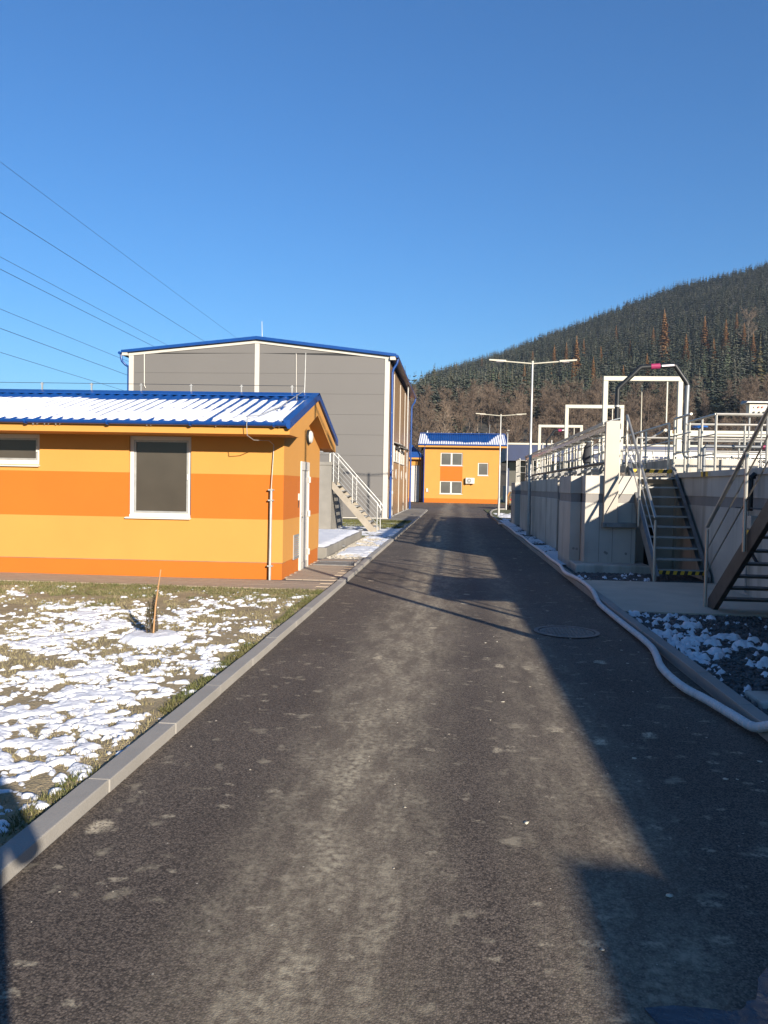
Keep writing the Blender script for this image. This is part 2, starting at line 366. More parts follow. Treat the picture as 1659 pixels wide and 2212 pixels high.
# value noise
def vnoise(x, y, seed=0):
    xi = np.floor(x).astype(np.int64); yi = np.floor(y).astype(np.int64); fx = x - xi; fy = y - yi
    def h(a, b):
        n = (a * 374761393 + b * 668265263 + seed * 974634777) & 0x7fffffff
        n = ((n ^ (n >> 13)) * 1274126177) & 0x7fffffff
        return ((n ^ (n >> 16)) & 0xffff) / 65535.0
    u = fx * fx * (3 - 2 * fx); v = fy * fy * (3 - 2 * fy)
    return (h(xi, yi) * (1 - u) + h(xi + 1, yi) * u) * (1 - v) + (h(xi, yi + 1) * (1 - u) + h(xi + 1, yi + 1) * u) * v
def fbm(x, y, o=4, seed=0, g=.5):
    a, s, t = 1., 0., 0.
    for i in range(o):
        s = s + a * vnoise(x * 2 ** i + 13.7 * i, y * 2 ** i + 7.3 * i, seed + i); t += a; a *= g
    return s / t
def grid(name, m, x0, x1, y0, y1, step, fz, parent=None, smooth=True, keep=None):
    xs = np.arange(x0, x1 + step * .5, step); ys = np.arange(y0, y1 + step * .5, step)
    X, Y = np.meshgrid(xs, ys); Z = fz(X, Y); V = np.stack([X.ravel(), Y.ravel(), Z.ravel()], 1)
    nx = len(xs); ny = len(ys); i = np.arange((nx - 1) * (ny - 1)); r, c = i // (nx - 1), i % (nx - 1); a = r * nx + c
    F = np.stack([a, a + 1, a + nx + 1, a + nx], 1)
    if keep is not None:
        k = keep(X, Y, Z).ravel(); F = F[k[F].any(1)]
        used = np.unique(F); mp = -np.ones(len(V), dtype=int); mp[used] = np.arange(len(used)); V = V[used]; F = mp[F]
    return arrays(name, m, parent, V, F, smooth)

# ================================================================ SETTING: terrain, road, ground
CX_ = np.array([-900, -400, -150, -75, -53, -28, 48, 162, 253, 410, 600, 900, 1500.])
CZ_ = np.array([8, 15, 45, 92, 116, 144, 168, 214, 248, 291, 345, 400, 440.])
def hill_z(X, Y):
    X = np.asarray(X, float); Y = np.asarray(Y, float)
    zc = np.interp(X, CX_, CZ_)
    t = np.clip((Y - 165) / (1000 - 165), 0, 1.0)
    back = np.clip((Y - 1000) / 900, 0, 1)
    z = zc * (t ** 1.04) * (1 - .8 * back * back)
    z = z + (fbm(X / 90, Y / 90, 4, 5) - .5) * 22 * np.clip(t * 4, 0, 1) * (.25 + .75 * (1 - t)) 
    return z - .4
ground = box('ground', 'grass_ground', None, -1250, 1250, -480, 1980, -1.0, -.06); tag(ground, kind='structure')
hl = grid('hill', 'forest_floor', -420, 620, 165, 1690, 11.0, lambda X, Y: hill_z(X, Y)); tag(hl, kind='structure')

def road():
    b = MB(); xl, xr = -1.84, 2.18
    left = [(xl, -9), (xl, 50)] + [(xl + .02 - 3.0 * (1 - math.cos(a)) * .0 , 50) for a in []]
    pts_l = [(xl, -9.0), (xl, 55.0), (-2.3, 57.3), (-3.2, 58.2), (-30, 58.6)]
    pts_r = [(30, 66.0), (4.2, 63.0), (3.3, 61.0), (2.8, 57.5), (2.4, 52), (xr, 46), (xr, -9.0)]
    poly = pts_l + [(-30, 84.55), (30, 84.55)] + pts_r
    b.add([(x, y, 0) for x, y in poly[::-1]], [tuple(range(len(poly)))])
    return b.build('road', 'asphalt')
tag(road(), kind='structure')

def kerb(name, pts, z, wid, side):
    """kerb of single stones along a line; side=-1 left of the road, +1 right"""
    k = bpy.data.objects.new(name, None); scn.collection.objects.link(k); ORG[k.name] = Vector((0, 0, 0)); tag(k, kind='structure')
    seg = []
    for (a, b2) in zip(pts[:-1], pts[1:]):
        a, b2 = Vector((*a, 0)), Vector((*b2, 0)); L = (b2 - a).length; n = max(1, round(L / 1.0))
        for i in range(n): seg.append((a.lerp(b2, i / n), a.lerp(b2, (i + 1) / n)))
    for i, (p, q) in enumerate(seg):
        d = (q - p).normalized(); nrm = Vector((d.y, -d.x, 0)) * side; g = d * .0012
        dz = random.uniform(-.003, .003); off = random.uniform(-.004, .004) * nrm
        P, Q = p + g + off, q - g + off; W = nrm * wid
        bt = [(P.x, P.y, -.1), (Q.x, Q.y, -.1), (Q.x + W.x, Q.y + W.y, -.1), (P.x + W.x, P.y + W.y, -.1)]
        tp = [(x, y, z + dz) for x, y, _ in bt]
        if side > 0: bt, tp = bt[::-1], tp[::-1]
        m = MB().hexa(bt, tp)
        m.build('kerb_stone', 'kerb_stone', k, bevel=.006)
kerb('kerb_left', [(-1.84, -5), (-1.84, 55), (-2.3, 57.3), (-3.2, 58.2)], .07, .127, -1)
kerb('kerb_right', [(2.18, -5), (2.18, 46), (2.4, 52), (2.8, 57.5), (3.3, 61), (4.2, 63)], .10, .115, 1)

def lawn_z(X, Y): return .035 + .03 * (fbm(X * 1.3, Y * 1.3, 3, 2) - .5) + .022 * (fbm(X * 9, Y * 9, 3, 4) - .5)
lw = grid('lawn', 'soil', -15, -1.967, -5, 11.95, .06, lawn_z); tag(lw, kind='structure')
tag(box('verge_left', 'gravel_bed_light', None, -2.93, -1.967, 17.2, 25.6, -.05, .03), kind='structure')
tag(box('gravel_right', 'gravel_bed', None, 2.295, 4.72, -5, 10.72, -.05, .03), kind='structure')
tag(box('gravel_strip', 'gravel_bed', None, 2.295, 4.72, 14.33, 16.6, -.05, .035), kind='structure')
tag(box('verge_right', 'gravel_bed', None, 2.295, 3.3, 16.6, 39.5, -.05, .03), kind='structure')
tag(box('lawn_far', 'grass_ground', None, 2.32, 11, 39.5, 60.5, -.05, .035), kind='structure')
tag(box('hall_lawn', 'grass_ground', None, -19, -1.967, 25.6, 37.0, -.05, .03), kind='structure')
tag(box('hall_walk', 'grey_concrete', None, -19, -1.967, 37.0, 57.0, -.05, .055), kind='structure')
tag(box('stair_slab', 'slab_concrete', None, 2.33, 4.72, 10.74, 14.32, -.05, .055, .01), kind='structure')

# pavement of concrete slabs round the yellow house
pv = MB().box(-14.5, -1.967, 11.93, 17.2, -.08, .032).build('pavement', 'gravel_bed'); tag(pv, kind='structure')
pmesh = {}
def pavers(x0, x1, y0, y1, lx, ly):
    key = (lx, ly)
    if key not in pmesh:
        o = MB().box(0, lx - .006, 0, ly - .006, -.03, .0).build('paver', 'paver', pv); pmesh[key] = o.data; bpy.data.objects.remove(o)
    r = 0; y = y0
    while y + ly <= y1 + .001:
        x = x0 - (lx / 2 if r % 2 else 0)
        while x + lx <= x1 + .001:
            if x >= x0 - .16:
                o = bpy.data.objects.new('paver', pmesh[key]); place(o, pv)
                o.location = (x, y, .05 + random.uniform(-.001, .001))
            x += lx
        y += ly; r += 1
pavers(-8.8, -2.0, 11.95, 13.0, .40, .20)
pavers(-2.9, -2.0, 13.2, 17.0, .30, .20)

# ================================================================ YELLOW HOUSE on the left
def house():
    T = thing('utility_house', (-2.95, 13.15, 0.03), 'long yellow and orange striped house with snowy blue roof left of the road', 'house')
    xs = [-14.2, -8.75, -7.28, -5.68, -4.58, -2.95]; zs = [.33, 1.08, 1.86, 1.97, 2.50, 2.60]
    wy, wo = MB(), MB(); YF, TH = 13.15, .28
    def hole(x0, z0): return (x0 == -8.75 and 1.97 <= z0 < 2.5) or (x0 == -5.68 and 1.08 <= z0 < 2.5)
    for i in range(5):
        for j in range(5):
            if hole(xs[i], zs[j]): continue
            (wo if zs[j] == 1.08 else wy).box(xs[i], xs[i + 1], YF, YF + TH, zs[j], zs[j + 1])
    ys = [YF + TH, 14.6, 15.42, 16.70]; zg = [.33, 1.08, 1.86, 2.15, 2.60]
    for i in range(3):
        for j in range(4):
            if i == 1 and zg[j] < 2.15: continue
            (wo if zg[j] == 1.08 else wy).box(-2.95 - TH, -2.95, ys[i], ys[i + 1], zg[j], zg[j + 1])
    wy.prism_x([(13.15, 2.60), (16.70, 2.60), (16.70, 2.74), (14.92, 3.30), (13.15, 2.74)], -3.2, -2.951)
    wy.box(-14.2, -2.95 - TH, 16.42, 16.70, .33, 2.60); wo.box(-14.21, -14.2, 13.15, 16.7, .33, 2.6)
    wy.build('wall', 'yellow_render', T)
    for k in range(0, len(wo.v), 8): MB().add(wo.v[k:k + 8], [tuple(q - k for q in f) for f in wo.f[k // 8 * 6:k // 8 * 6 + 6]]).build('painted_band', 'orange_render', T)
    pl = MB().box(-14.2, -2.963, YF + .013, YF + TH, 0, .322).box(-2.95 - TH, -2.963, ys[0], 14.6, 0, .322).box(-2.95 - TH, -2.963, 15.42, 16.69, 0, .322)
    pl.build('plinth', 'orange_render', T)
    MB().box(-14.2, -2.956, YF + .006, YF + TH, .322, .33).build('drip_strip', 'dull_steel', T)
    # eaves
    MB().box(-14.5, -2.95, 12.40, 13.149, 2.51, 2.55).box(-14.5, -2.95, 12.36, 12.40, 2.51, 2.655).build('eaves_board', 'yellow_render', T)
    MB().prism_x([(12.36, 2.51), (13.13, 2.51), (14.92, 3.06), (16.62, 2.50), (17.25, 2.44), (17.25, 2.60), (14.92, 3.345), (12.36, 2.62)], -2.949, -2.69).build('verge_box', 'yellow_render', T)
    MB().box(-14.5, -2.95, 16.71, 17.25, 2.475, 2.60).build('rear_eaves_board', 'yellow_render', T)
    # roof sheets (trapezoid ribs)
    def profile(x):
        u = np.mod(x, .19) / .19
        return .034 * np.clip(np.minimum((u - .55) / .10, (1.0 - u) / .10), 0, 1)
    xr = np.sort(np.concatenate([np.arange(-14.6, -2.66, .19)[:, None] + np.array([0, .1045, .1235, .171])[None, :]], None).ravel()); xr = xr[(xr < -2.66)]
    for nm, (ya, za, yb, zb) in {'roof': (12.27, 2.675, 14.92, 3.43), 'rear_roof': (17.37, 2.665, 14.92, 3.43)}.items():
        V = []; F = []
        pz = profile(xr)
        for k in range(2):
            y, z = (ya, za) if k == 0 else (yb, zb)
            V += [(x, y, z + p) for x, p in zip(xr, pz)]
        n = len(xr); F = [(i, i + 1, i + 1 + n, i + n) for i in range(n - 1)]
        if nm == 'rear_roof': F = [f[::-1] for f in F]
        o = MB().add(V, F).build(nm, 'blue_metal', T)
        sm = o.modifiers.new('solid', 'SOLIDIFY'); sm.thickness = .012; sm.offset = -1
        if nm == 'roof': roof = o
    MB().prism_x([(14.72, 3.405), (14.92, 3.475), (15.12, 3.405), (15.12, 3.425), (14.92, 3.50), (14.72, 3.425)], -14.55, -2.655).build('ridge_cap', 'blue_metal', roof)
    for s_, ya in ((1, 12.25), (-1, 17.40)):
        MB().hexa([(-2.70, ya, 2.60), (-2.655, ya, 2.60), (-2.655, 14.92, 3.365), (-2.70, 14.92, 3.365)] if s_ > 0 else [(-2.70, 14.92, 3.365), (-2.655, 14.92, 3.365), (-2.655, ya, 2.60), (-2.70, ya, 2.60)],
                  [(-2.78, ya, 2.735), (-2.655, ya, 2.735), (-2.655, 14.92, 3.50), (-2.78, 14.92, 3.50)] if s_ > 0 else [(-2.78, 14.92, 3.50), (-2.655, 14.92, 3.50), (-2.655, ya, 2.735), (-2.78, ya, 2.735)]).build('verge_trim', 'blue_metal', roof)
    g = MB()
    prof = [(12.29 - .062 * math.sin(a) , 2.70 - .062 * math.cos(a)) for a in np.linspace(-math.pi / 2, math.pi / 2, 9)]
    prof = [(y, z - .005) for y, z in prof] + [(y * .0 + 12.29 + (y - 12.29) * .88, 2.70 + (z - 2.70) * .88) for y, z in prof[::-1]]
    g.prism_x(prof, -14.5, -2.72); g.build('gutter', 'blue_metal', T, smooth=True)
    for x in np.arange(-13.9, -2.8, 1.37):
        MB().prism_x([(12.22, 2.69), (12.215, 2.66), (12.24, 2.625), (12.30, 2.618), (12.30, 2.628), (12.245, 2.633), (12.225, 2.662), (12.23, 2.69)], x, x + .03).build('gutter_bracket', 'blue_metal', T)
    # windows
    def window(x0, x1, z0, z1, sill, mull=False):
        f = MB(); yf = YF + .05; t = .065
        f.box(x0, x0 + t, yf, yf + .07, z0, z1).box(x1 - t, x1, yf, yf + .07, z0, z1).box(x0 + t, x1 - t, yf, yf + .07, z1 - t, z1).box(x0 + t, x1 - t, yf, yf + .07, z0, z0 + .075)
        W = f.build('window', 'white_pvc', T, bevel=.004)
        i0, i1, j0, j1 = x0 + t, x1 - t, z0 + .075, z1 - t; q = .035
        s = MB().box(i0, i0 + q, yf + .012, yf + .06, j0, j1).box(i1 - q, i1, yf + .012, yf + .06, j0, j1).box(i0 + q, i1 - q, yf + .012, yf + .06, j1 - q, j1).box(i0 + q, i1 - q, yf + .012, yf + .06, j0, j0 + q)
        s.build('sash', 'galv', W, bevel=.003)
        MB().box(i0 + q, i1 - q, yf + .03, yf + .05, j0 + q, j1 - q).build('pane', 'pane', W)
        MB().hexa([(x0 - .05, YF - .06, sill - .02), (x1 + .01, YF - .06, sill - .02), (x1 + .01, yf, sill - .005), (x0 - .05, yf, sill - .005)],
                  [(x0 - .05, YF - .06, sill), (x1 + .01, YF - .06, sill), (x1 + .01, yf, sill + .022), (x0 - .05, yf, sill + .022)]).build('sill', 'white_pvc', W, bevel=.003)
        MB().box(i1 - .02, i1 + .008, yf - .012, yf + .012, (j0 + j1) / 2 - .05, (j0 + j1) / 2 + .05).build('hinge', 'white_pvc', W)
        MB().box(x0 + .01, x1 - .01, YF + .003, yf + .002, z0 - .001, z0 + .05).build('reveal', 'white_pvc', W)
    window(-5.68, -4.58, 1.08, 2.50, 1.075)
    window(-8.75, -7.28, 1.97, 2.50, 1.95)
    # door, vent and lamp on the gable
    D = MB().box(-2.99, -2.925, 14.60, 14.66, .04, 2.15).box(-2.99, -2.925, 15.36, 15.42, .04, 2.15).box(-2.99, -2.925, 14.66, 15.36, 1.98, 2.15).build('door', 'white_pvc', T, bevel=.004)
    MB().box(-2.975, -2.945, 14.663, 15.357, .18, 1.977).build('leaf', 'white_pvc', D, bevel=.003)
    MB().box(-2.975, -2.93, 14.663, 15.357, .042, .178).build('kick_plate', 'cream_trim', D)
    MB().box(-2.99, -2.94, 14.6, 15.42, .028, .04).build('threshold', 'dull_steel', D)
    for z in (.35, 1.12, 1.80): MB().box(-2.93, -2.895, 15.33, 15.41, z - .06, z + .06).build('hinge', 'white_pvc', D, bevel=.004)
    MB().box(-2.945, -2.93, 14.67, 14.71, .98, 1.16).box(-2.93, -2.90, 14.68, 14.70, 1.085, 1.105).box(-2.905, -2.885, 14.68, 14.80, 1.085, 1.105).build('handle', 'steel', D)
    V = MB().box(-2.955, -2.935, 14.02, 14.05, .30, .76).box(-2.955, -2.935, 14.50, 14.53, .30, .76).box(-2.955, -2.935, 14.05, 14.50, .30, .325).box(-2.955, -2.935, 14.05, 14.50, .735, .76).build('vent', 'galv', T)
    for z in np.arange(.335, .73, .042):
        MB().hexa([(-2.95, 14.05, z + .02), (-2.932, 14.05, z), (-2.932, 14.50, z), (-2.95, 14.50, z + .02)], [(-2.95, 14.05, z + .026), (-2.932, 14.05, z + .006), (-2.932, 14.50, z + .006), (-2.95, 14.50, z + .026)]).build('slat', 'galv', V)
    MB().box(-2.95, -2.925, 14.40, 14.46, 1.40, 1.53).build('door_switch', 'white_pvc', T, bevel=.005)
    tube('switch_cable', 'rubber_black', T, [(-2.94, 14.43, 1.40), (-2.94, 14.43, 1.30), (-2.945, 14.425, 1.26)], .008, 6)
    L = MB().disc((-2.95, 15.28, 2.66), (1, 0, 0), .145, .05, 28).build('wall_lamp', 'rubber_black', T, smooth=True)
    MB().tube([(-2.90, 15.28, 2.66), (-2.87, 15.28, 2.66), (-2.85, 15.28, 2.66), (-2.84, 15.28, 2.66)], [.128, .12, .085, .02], 28).build('lamp_glass', 'white_pvc', L, smooth=True)
    # lightning protection: conductor in a tube up the corner, along the ridge
    tube('conductor_tube', 'galv', T, [(-3.16, 13.09, 0.02), (-3.15, 13.085, 1.62)], .024, 10)
    for z in (.28, 1.42, 1.60): MB().box(-3.20, -3.11, 13.06, 13.15, z - .012, z + .012).build('clamp', 'galv', T)
    tube('conductor_wire', 'galv', T, [(-3.15, 13.085, 1.6), (-3.145, 13.09, 1.75), (-3.125, 13.11, 2.24), (-3.12, 13.10, 2.38), (-3.16, 12.92, 2.44), (-3.30, 12.45, 2.42), (-3.345, 12.22, 2.48), (-3.35, 12.19, 2.66), (-3.335, 12.22, 2.79), (-3.24, 12.45, 2.82), (-3.10, 13.2, 3.02), (-3.02, 14.0, 3.27), (-2.98, 14.7, 3.47), (-2.96, 14.92, 3.56)], .007, 6)
    tube('lightning_rod', 'galv', T, [(-2.96, 14.92, 3.50), (-2.955, 14.92, 3.62), (-2.945, 14.93, 4.28)], [.011, .011, .006], 6)
    for y, z in ((12.7, 2.86), (13.3, 3.05), (13.9, 3.23), (14.5, 3.41)): MB().tube([(-3.2 + (y - 12.7) * .1, y, z - .13), (-3.2 + (y - 12.7) * .1, y, z)], .01, 5).build('wire_holder', 'galv', T)
    tube('ridge_wire', 'wire_dark', T, [(-14, 14.92, 3.63), (-2.96, 14.92, 3.63)], .005, 5)
    for x in np.arange(-13.2, -3.0, 1.0):
        MB().box(x - .012, x + .012, 14.91, 14.93, 3.48, 3.64).box(x - .03, x + .03, 14.905, 14.935, 3.60, 3.615).build('wire_holder', 'galv', T)
    # snow lying between the ribs
    SX = np.arange(-13, -2.80, .0211); SS = np.linspace(0, 1, 64)
    X, S = np.meshgrid(SX, SS); rib = np.floor(X / .19 + .25)
    u = np.mod(X, .19) / .19
    rr = lambda k_, sd_: vnoise(k_ * 1.0 + .5, k_ * 0 + .5, sd_)
    top = .84 + .14 * (fbm(X * 1.1, X * 0, 3, 3) - .5) + .10 * (rr(rib, 4) - .5) + .05 * (fbm(X * 9, S * 7, 3, 8) - .5)
    bare = -.04 + .60 * fbm(rib * .37, rib * 0, 2, 12) + .45 * (rr(rib, 6) - .5)
    onrib = np.clip(1 - np.abs(u - .72) / .34, 0, 1)
    wd_ = np.clip((S - bare) * 3.2, 0, 1)
    h = .050 * np.clip((top - S) * 7, -1.2, 1) - .10 * np.clip(onrib * 1.5 - (1 - wd_) * 1.5, 0, 1)
    patch = np.where((fbm(X * 3.2, S * 7, 3, 21) > .60) & (np.abs(u - .78) < .3) & (S < .75), -.06, 0)
    edge = np.where(S < .035, -.03 * (1 + (np.mod(X, .19) > .1)), 0)
    h = np.minimum(h + .012 * (fbm(X * 12, S * 24, 3, 9) - .5), .052) + patch + edge
    Yp = 12.29 + S * (14.85 - 12.29); Zp = 2.683 + S * (3.41 - 2.683) + h
    n = len(SX); a = (np.arange(len(SS) - 1)[:, None] * n + np.arange(n - 1)[None, :]).ravel()
    F = np.stack([a, a + 1, a + n + 1, a + n], 1); hf = h.ravel(); F = F[(hf[F].max(1) > -.004)]
    sn = arrays('roof_snow', 'snow', None, np.stack([X.ravel(), Yp.ravel(), Zp.ravel()], 1), F, True)
    tag(sn, 'thin snow lying between the ribs of the blue roof', 'snow', kind='stuff')
    # the house stands slightly skew to the road
    todo = [c for c in T.children_recursive] + [sn]
    for o in todo:
        ox = ORG[o.name].x
        for v in o.data.vertices: v.co.y += (v.co.x + ox + 2.95) * .045
house()

# ================================================================ GREY HALL
def hall():
    T = thing('industrial_hall', (-10.2, 38.8, .05), 'tall grey panel hall with cream corner trims and blue roof edge', 'hall')
    Y0, Y1 = 38.8, 56.6; XL, XR, XM = -16.95, -3.35, -10.17
    def rz(x): return (8.36 + (x - XL) / (XM - XL) * (9.02 - 8.36)) if x < XM else (9.02 - (x - XM) / (XR - XM) * (9.02 - 8.22))
    MB().prism_y([(XL + .05, .0), (XR - .05, .0), (XR - .05, rz(XR) - .02), (XM, 9.0), (XL + .05, rz(XL) - .02)], Y0 + .03, Y1 - .05).build('core', 'rubber_black', T)
    zz = [.12, 1.16, 2.20, 3.24, 4.28, 5.30, 6.33, 7.36, 8.38, 9.3]
    for (xa, xb) in ((XL + .26, XM - .13), (XM + .13, XR - .26)):
        for z0, z1 in zip(zz[:-1], zz[1:]):
            z1 = z1 - .008
            if z0 > 8.1:
                pts = [(xa, z0), (xb, z0), (xb, min(z1, rz(xb) - .06)), (xa, min(z1, rz(xa) - .06))]
                if pts[2][1] < z0: 
                    xi = xa + (xb - xa) * .985
                    pts = [(xa, z0), (xi, z0), (xa, rz(xa) - .06)] if rz(xa) > rz(xb) else [(xb, z0), (xb, rz(xb) - .06), (xb - (xb - xa) * .985, z0)]
                pts = [p for p in pts]
            elif z1 > min(rz(xa), rz(xb)) - .06:
                pts = [(xa, z0), (xb, z0), (xb, min(z1, rz(xb) - .06)), (xa, min(z1, rz(xa) - .06))]
            else:
                pts = [(xa, z0), (xb, z0), (xb, z1), (xa, z1)]
            MB().prism_y(pts, Y0, Y0 + .04).build('panel', 'grey_panel', T)
    for xa, xb in ((XL, XL + .25), (XM - .12, XM + .12), (XR - .25, XR)):
        xm = (xa + xb) / 2
        MB().prism_y([(xa, .1), (xb, .1), (xb, rz(xb) - .05), (xm, rz(xm) - .05), (xa, rz(xa) - .05)], Y0 - .03, Y0 + .03).build('cover_strip', 'cream_trim', T, bevel=.006)
    for xa, xb in ((XL, XM), (XM, XR)):
        MB().prism_y([(xa, rz(xa) - .14), (xb, rz(xb) - .14), (xb, rz(xb) + .01), (xa, rz(xa) + .01)], Y0 - .05, Y0 + .03).build('verge_strip', 'cream_trim', T)
    MB().box(XL, XR, Y0 - .04, Y0 + .05, 0, .10).build('base_strip', 'cream_trim', T)
    rf = MB().prism_y([(XL - .35, rz(XL) + .0), (XM, 9.05), (XR + .32, rz(XR) - .02), (XR + .32, rz(XR) + .12), (XM, 9.21), (XL - .35, rz(XL) + .13)], Y0 - .22, Y1 + .2).build('roof', 'blue_metal', T)
    MB().box(XR + .02, XR + .3, Y0 - .2, Y0 + .0, rz(XR) - .19, rz(XR) - .03).build('eaves_end', 'cream_trim', T); MB().box(XL - .3, XL - .02, Y0 - .2, Y0, rz(XL) - .14, rz(XL)).build('eaves_end', 'cream_trim', T)
    # side wall facing the road: vertical brown panels
    ye = [Y0 + .03, 41.7, 46.45, 50.8, 54.2, Y1]
    for a, b2 in zip(ye[:-1], ye[1:]):
        MB().box(XR - .04, XR, a + .012, b2 - .012, .12, 3.05).build('side_panel', 'brown_panel', T); MB().box(XR - .04, XR, a + .012, b2 - .012, 3.95, rz(XR) - .25).build('side_panel', 'brown_panel', T)
        MB().box(XR - .04, XR, a + .012, b2 - .012, 3.055, 3.945).build('side_panel', 'brown_panel', T)
    for y, zt in ((41.7, 7.75), (46.45, 7.8), (50.8, 7.85), (54.2, 7.8)):
        MB().box(XR, XR + .03, y - .04, y + .04, .12, zt).build('joint_strip', 'cream_trim', T)
    MB().box(XR - .02, XR + .04, Y0, Y1, .0, .10).build('base_strip', 'cream_trim', T)
    for a, b2 in ((42.2, 46.2), (46.8, 50.4)):
        W = MB().box(XR, XR + .06, a, b2, 3.06, 3.12).box(XR, XR + .06, a, b2, 3.86, 3.94).box(XR, XR + .06, a, a + .1, 3.12, 3.86).box(XR, XR + .06, b2 - .1, b2, 3.12, 3.86).box(XR, XR + .06, (a + b2) / 2 - .05, (a + b2) / 2 + .05, 3.12, 3.86).build('window', 'white_pvc', T)
        MB().box(XR, XR + .02, a + .1, b2 - .1, 3.12, 3.86).build('pane', 'dark_glass', W)
        MB().prism_y([(XR, 4.10), (XR + .45, 3.98), (XR + .45, 4.02), (XR, 4.16)], a, b2).build('awning', 'dull_steel', W)
    for y in (44.1, 48.7, 53.2):
        p = MB().disc((XR, y, 2.4), (1, 0, 0), .30, .03, 24).build('round_cover', 'cream_trim', T, smooth=True)
    MB().box(XR, XR + .05, 39.7, 40.9, .12, 2.06).build('door', 'white_pvc', T, bevel=.01); MB().box(XR, XR + .07, 39.5, 41.1, 2.08, 2.16).build('door_canopy', 'dull_steel', T)
    MB().disc((XR, 40.8, 2.68), (1, 0, 0), .16, .1, 20).build('wall_lamp', 'white_pvc', T, smooth=True)
    MB().box(XR, XR + .1, 40.9, 41.05, 1.3, 1.45).build('switch_box', 'white_pvc', T)
    # gutters and downpipes
    zt = rz(XR) - .02
    tube('gutter', 'blue_metal', T, [(XR + .38, Y0 - .25, zt), (XR + .38, Y1 + .25, zt)], .075, 10)
    for y in (Y0 + .22, Y1 + .05):
        P = [(XR + .38, y, zt), (XR + .37, y, zt - .16), (XR + .33, y, zt - .30), (XR + .17, y, zt - .55), (XR + .12, y, zt - .75), (XR + .12, y, .05)]
        tube('downpipe', 'blue_metal', T, P, .062, 12)
        for z in (1.4, 3.4, 5.4): MB().disc((XR + .12, y, z), (0, 0, 1), .072, .04, 12).build('pipe_clip', 'blue_metal', T)
    tube('gutter', 'blue_metal', T, [(XL - .42, Y0 - .25, rz(XL) - .02), (XL - .42, Y1, rz(XL) - .02)], .075, 10)
    tube('downpipe', 'blue_metal', T, [(XL - .42, Y0 - .05, rz(XL)), (XL - .41, Y0 - .05, rz(XL) - .2), (XL - .36, Y0 - .05, rz(XL) - .42), (XL - .18, Y0 - .05, rz(XL) - .6), (XL - .08, Y0 + .1, rz(XL) - .68), (XL - .08, Y0 + .1, .1)], .062, 12)
    tube('lightning_rod', 'galv', T, [(XM + .15, Y0 + .4, 9.15), (XM + .12, Y0 + .4, 10.08)], [.015, .01], 6)
    tube('conductor_wire', 'white_pvc', T, [(-16.12, Y0 - .05, 8.36), (-16.10, Y0 - .06, 6.7), (-16.02, Y0 - .06, 6.55)], .018, 6)
    tube('conductor_tube', 'white_pvc', T, [(-8.14, Y0 - .05, 8.35), (-8.11, Y0 - .05, 6.3)], .018, 6)
    # roof access ladder on the long side
    Ld = MB()
    for y in (49.3, 49.8): Ld.tube([(XR + .28, y, 3.0), (XR + .28, y, 8.0), (XR + .34, y, 8.4)], .022, 6)
    Ld = Ld.build('ladder', 'galv', T)
    for z in np.arange(3.2, 8.0, .6): tube('rung', 'galv', Ld, [(XR + .28, 49.3, z), (XR + .28, 49.8, z)], .015, 5)
hall()

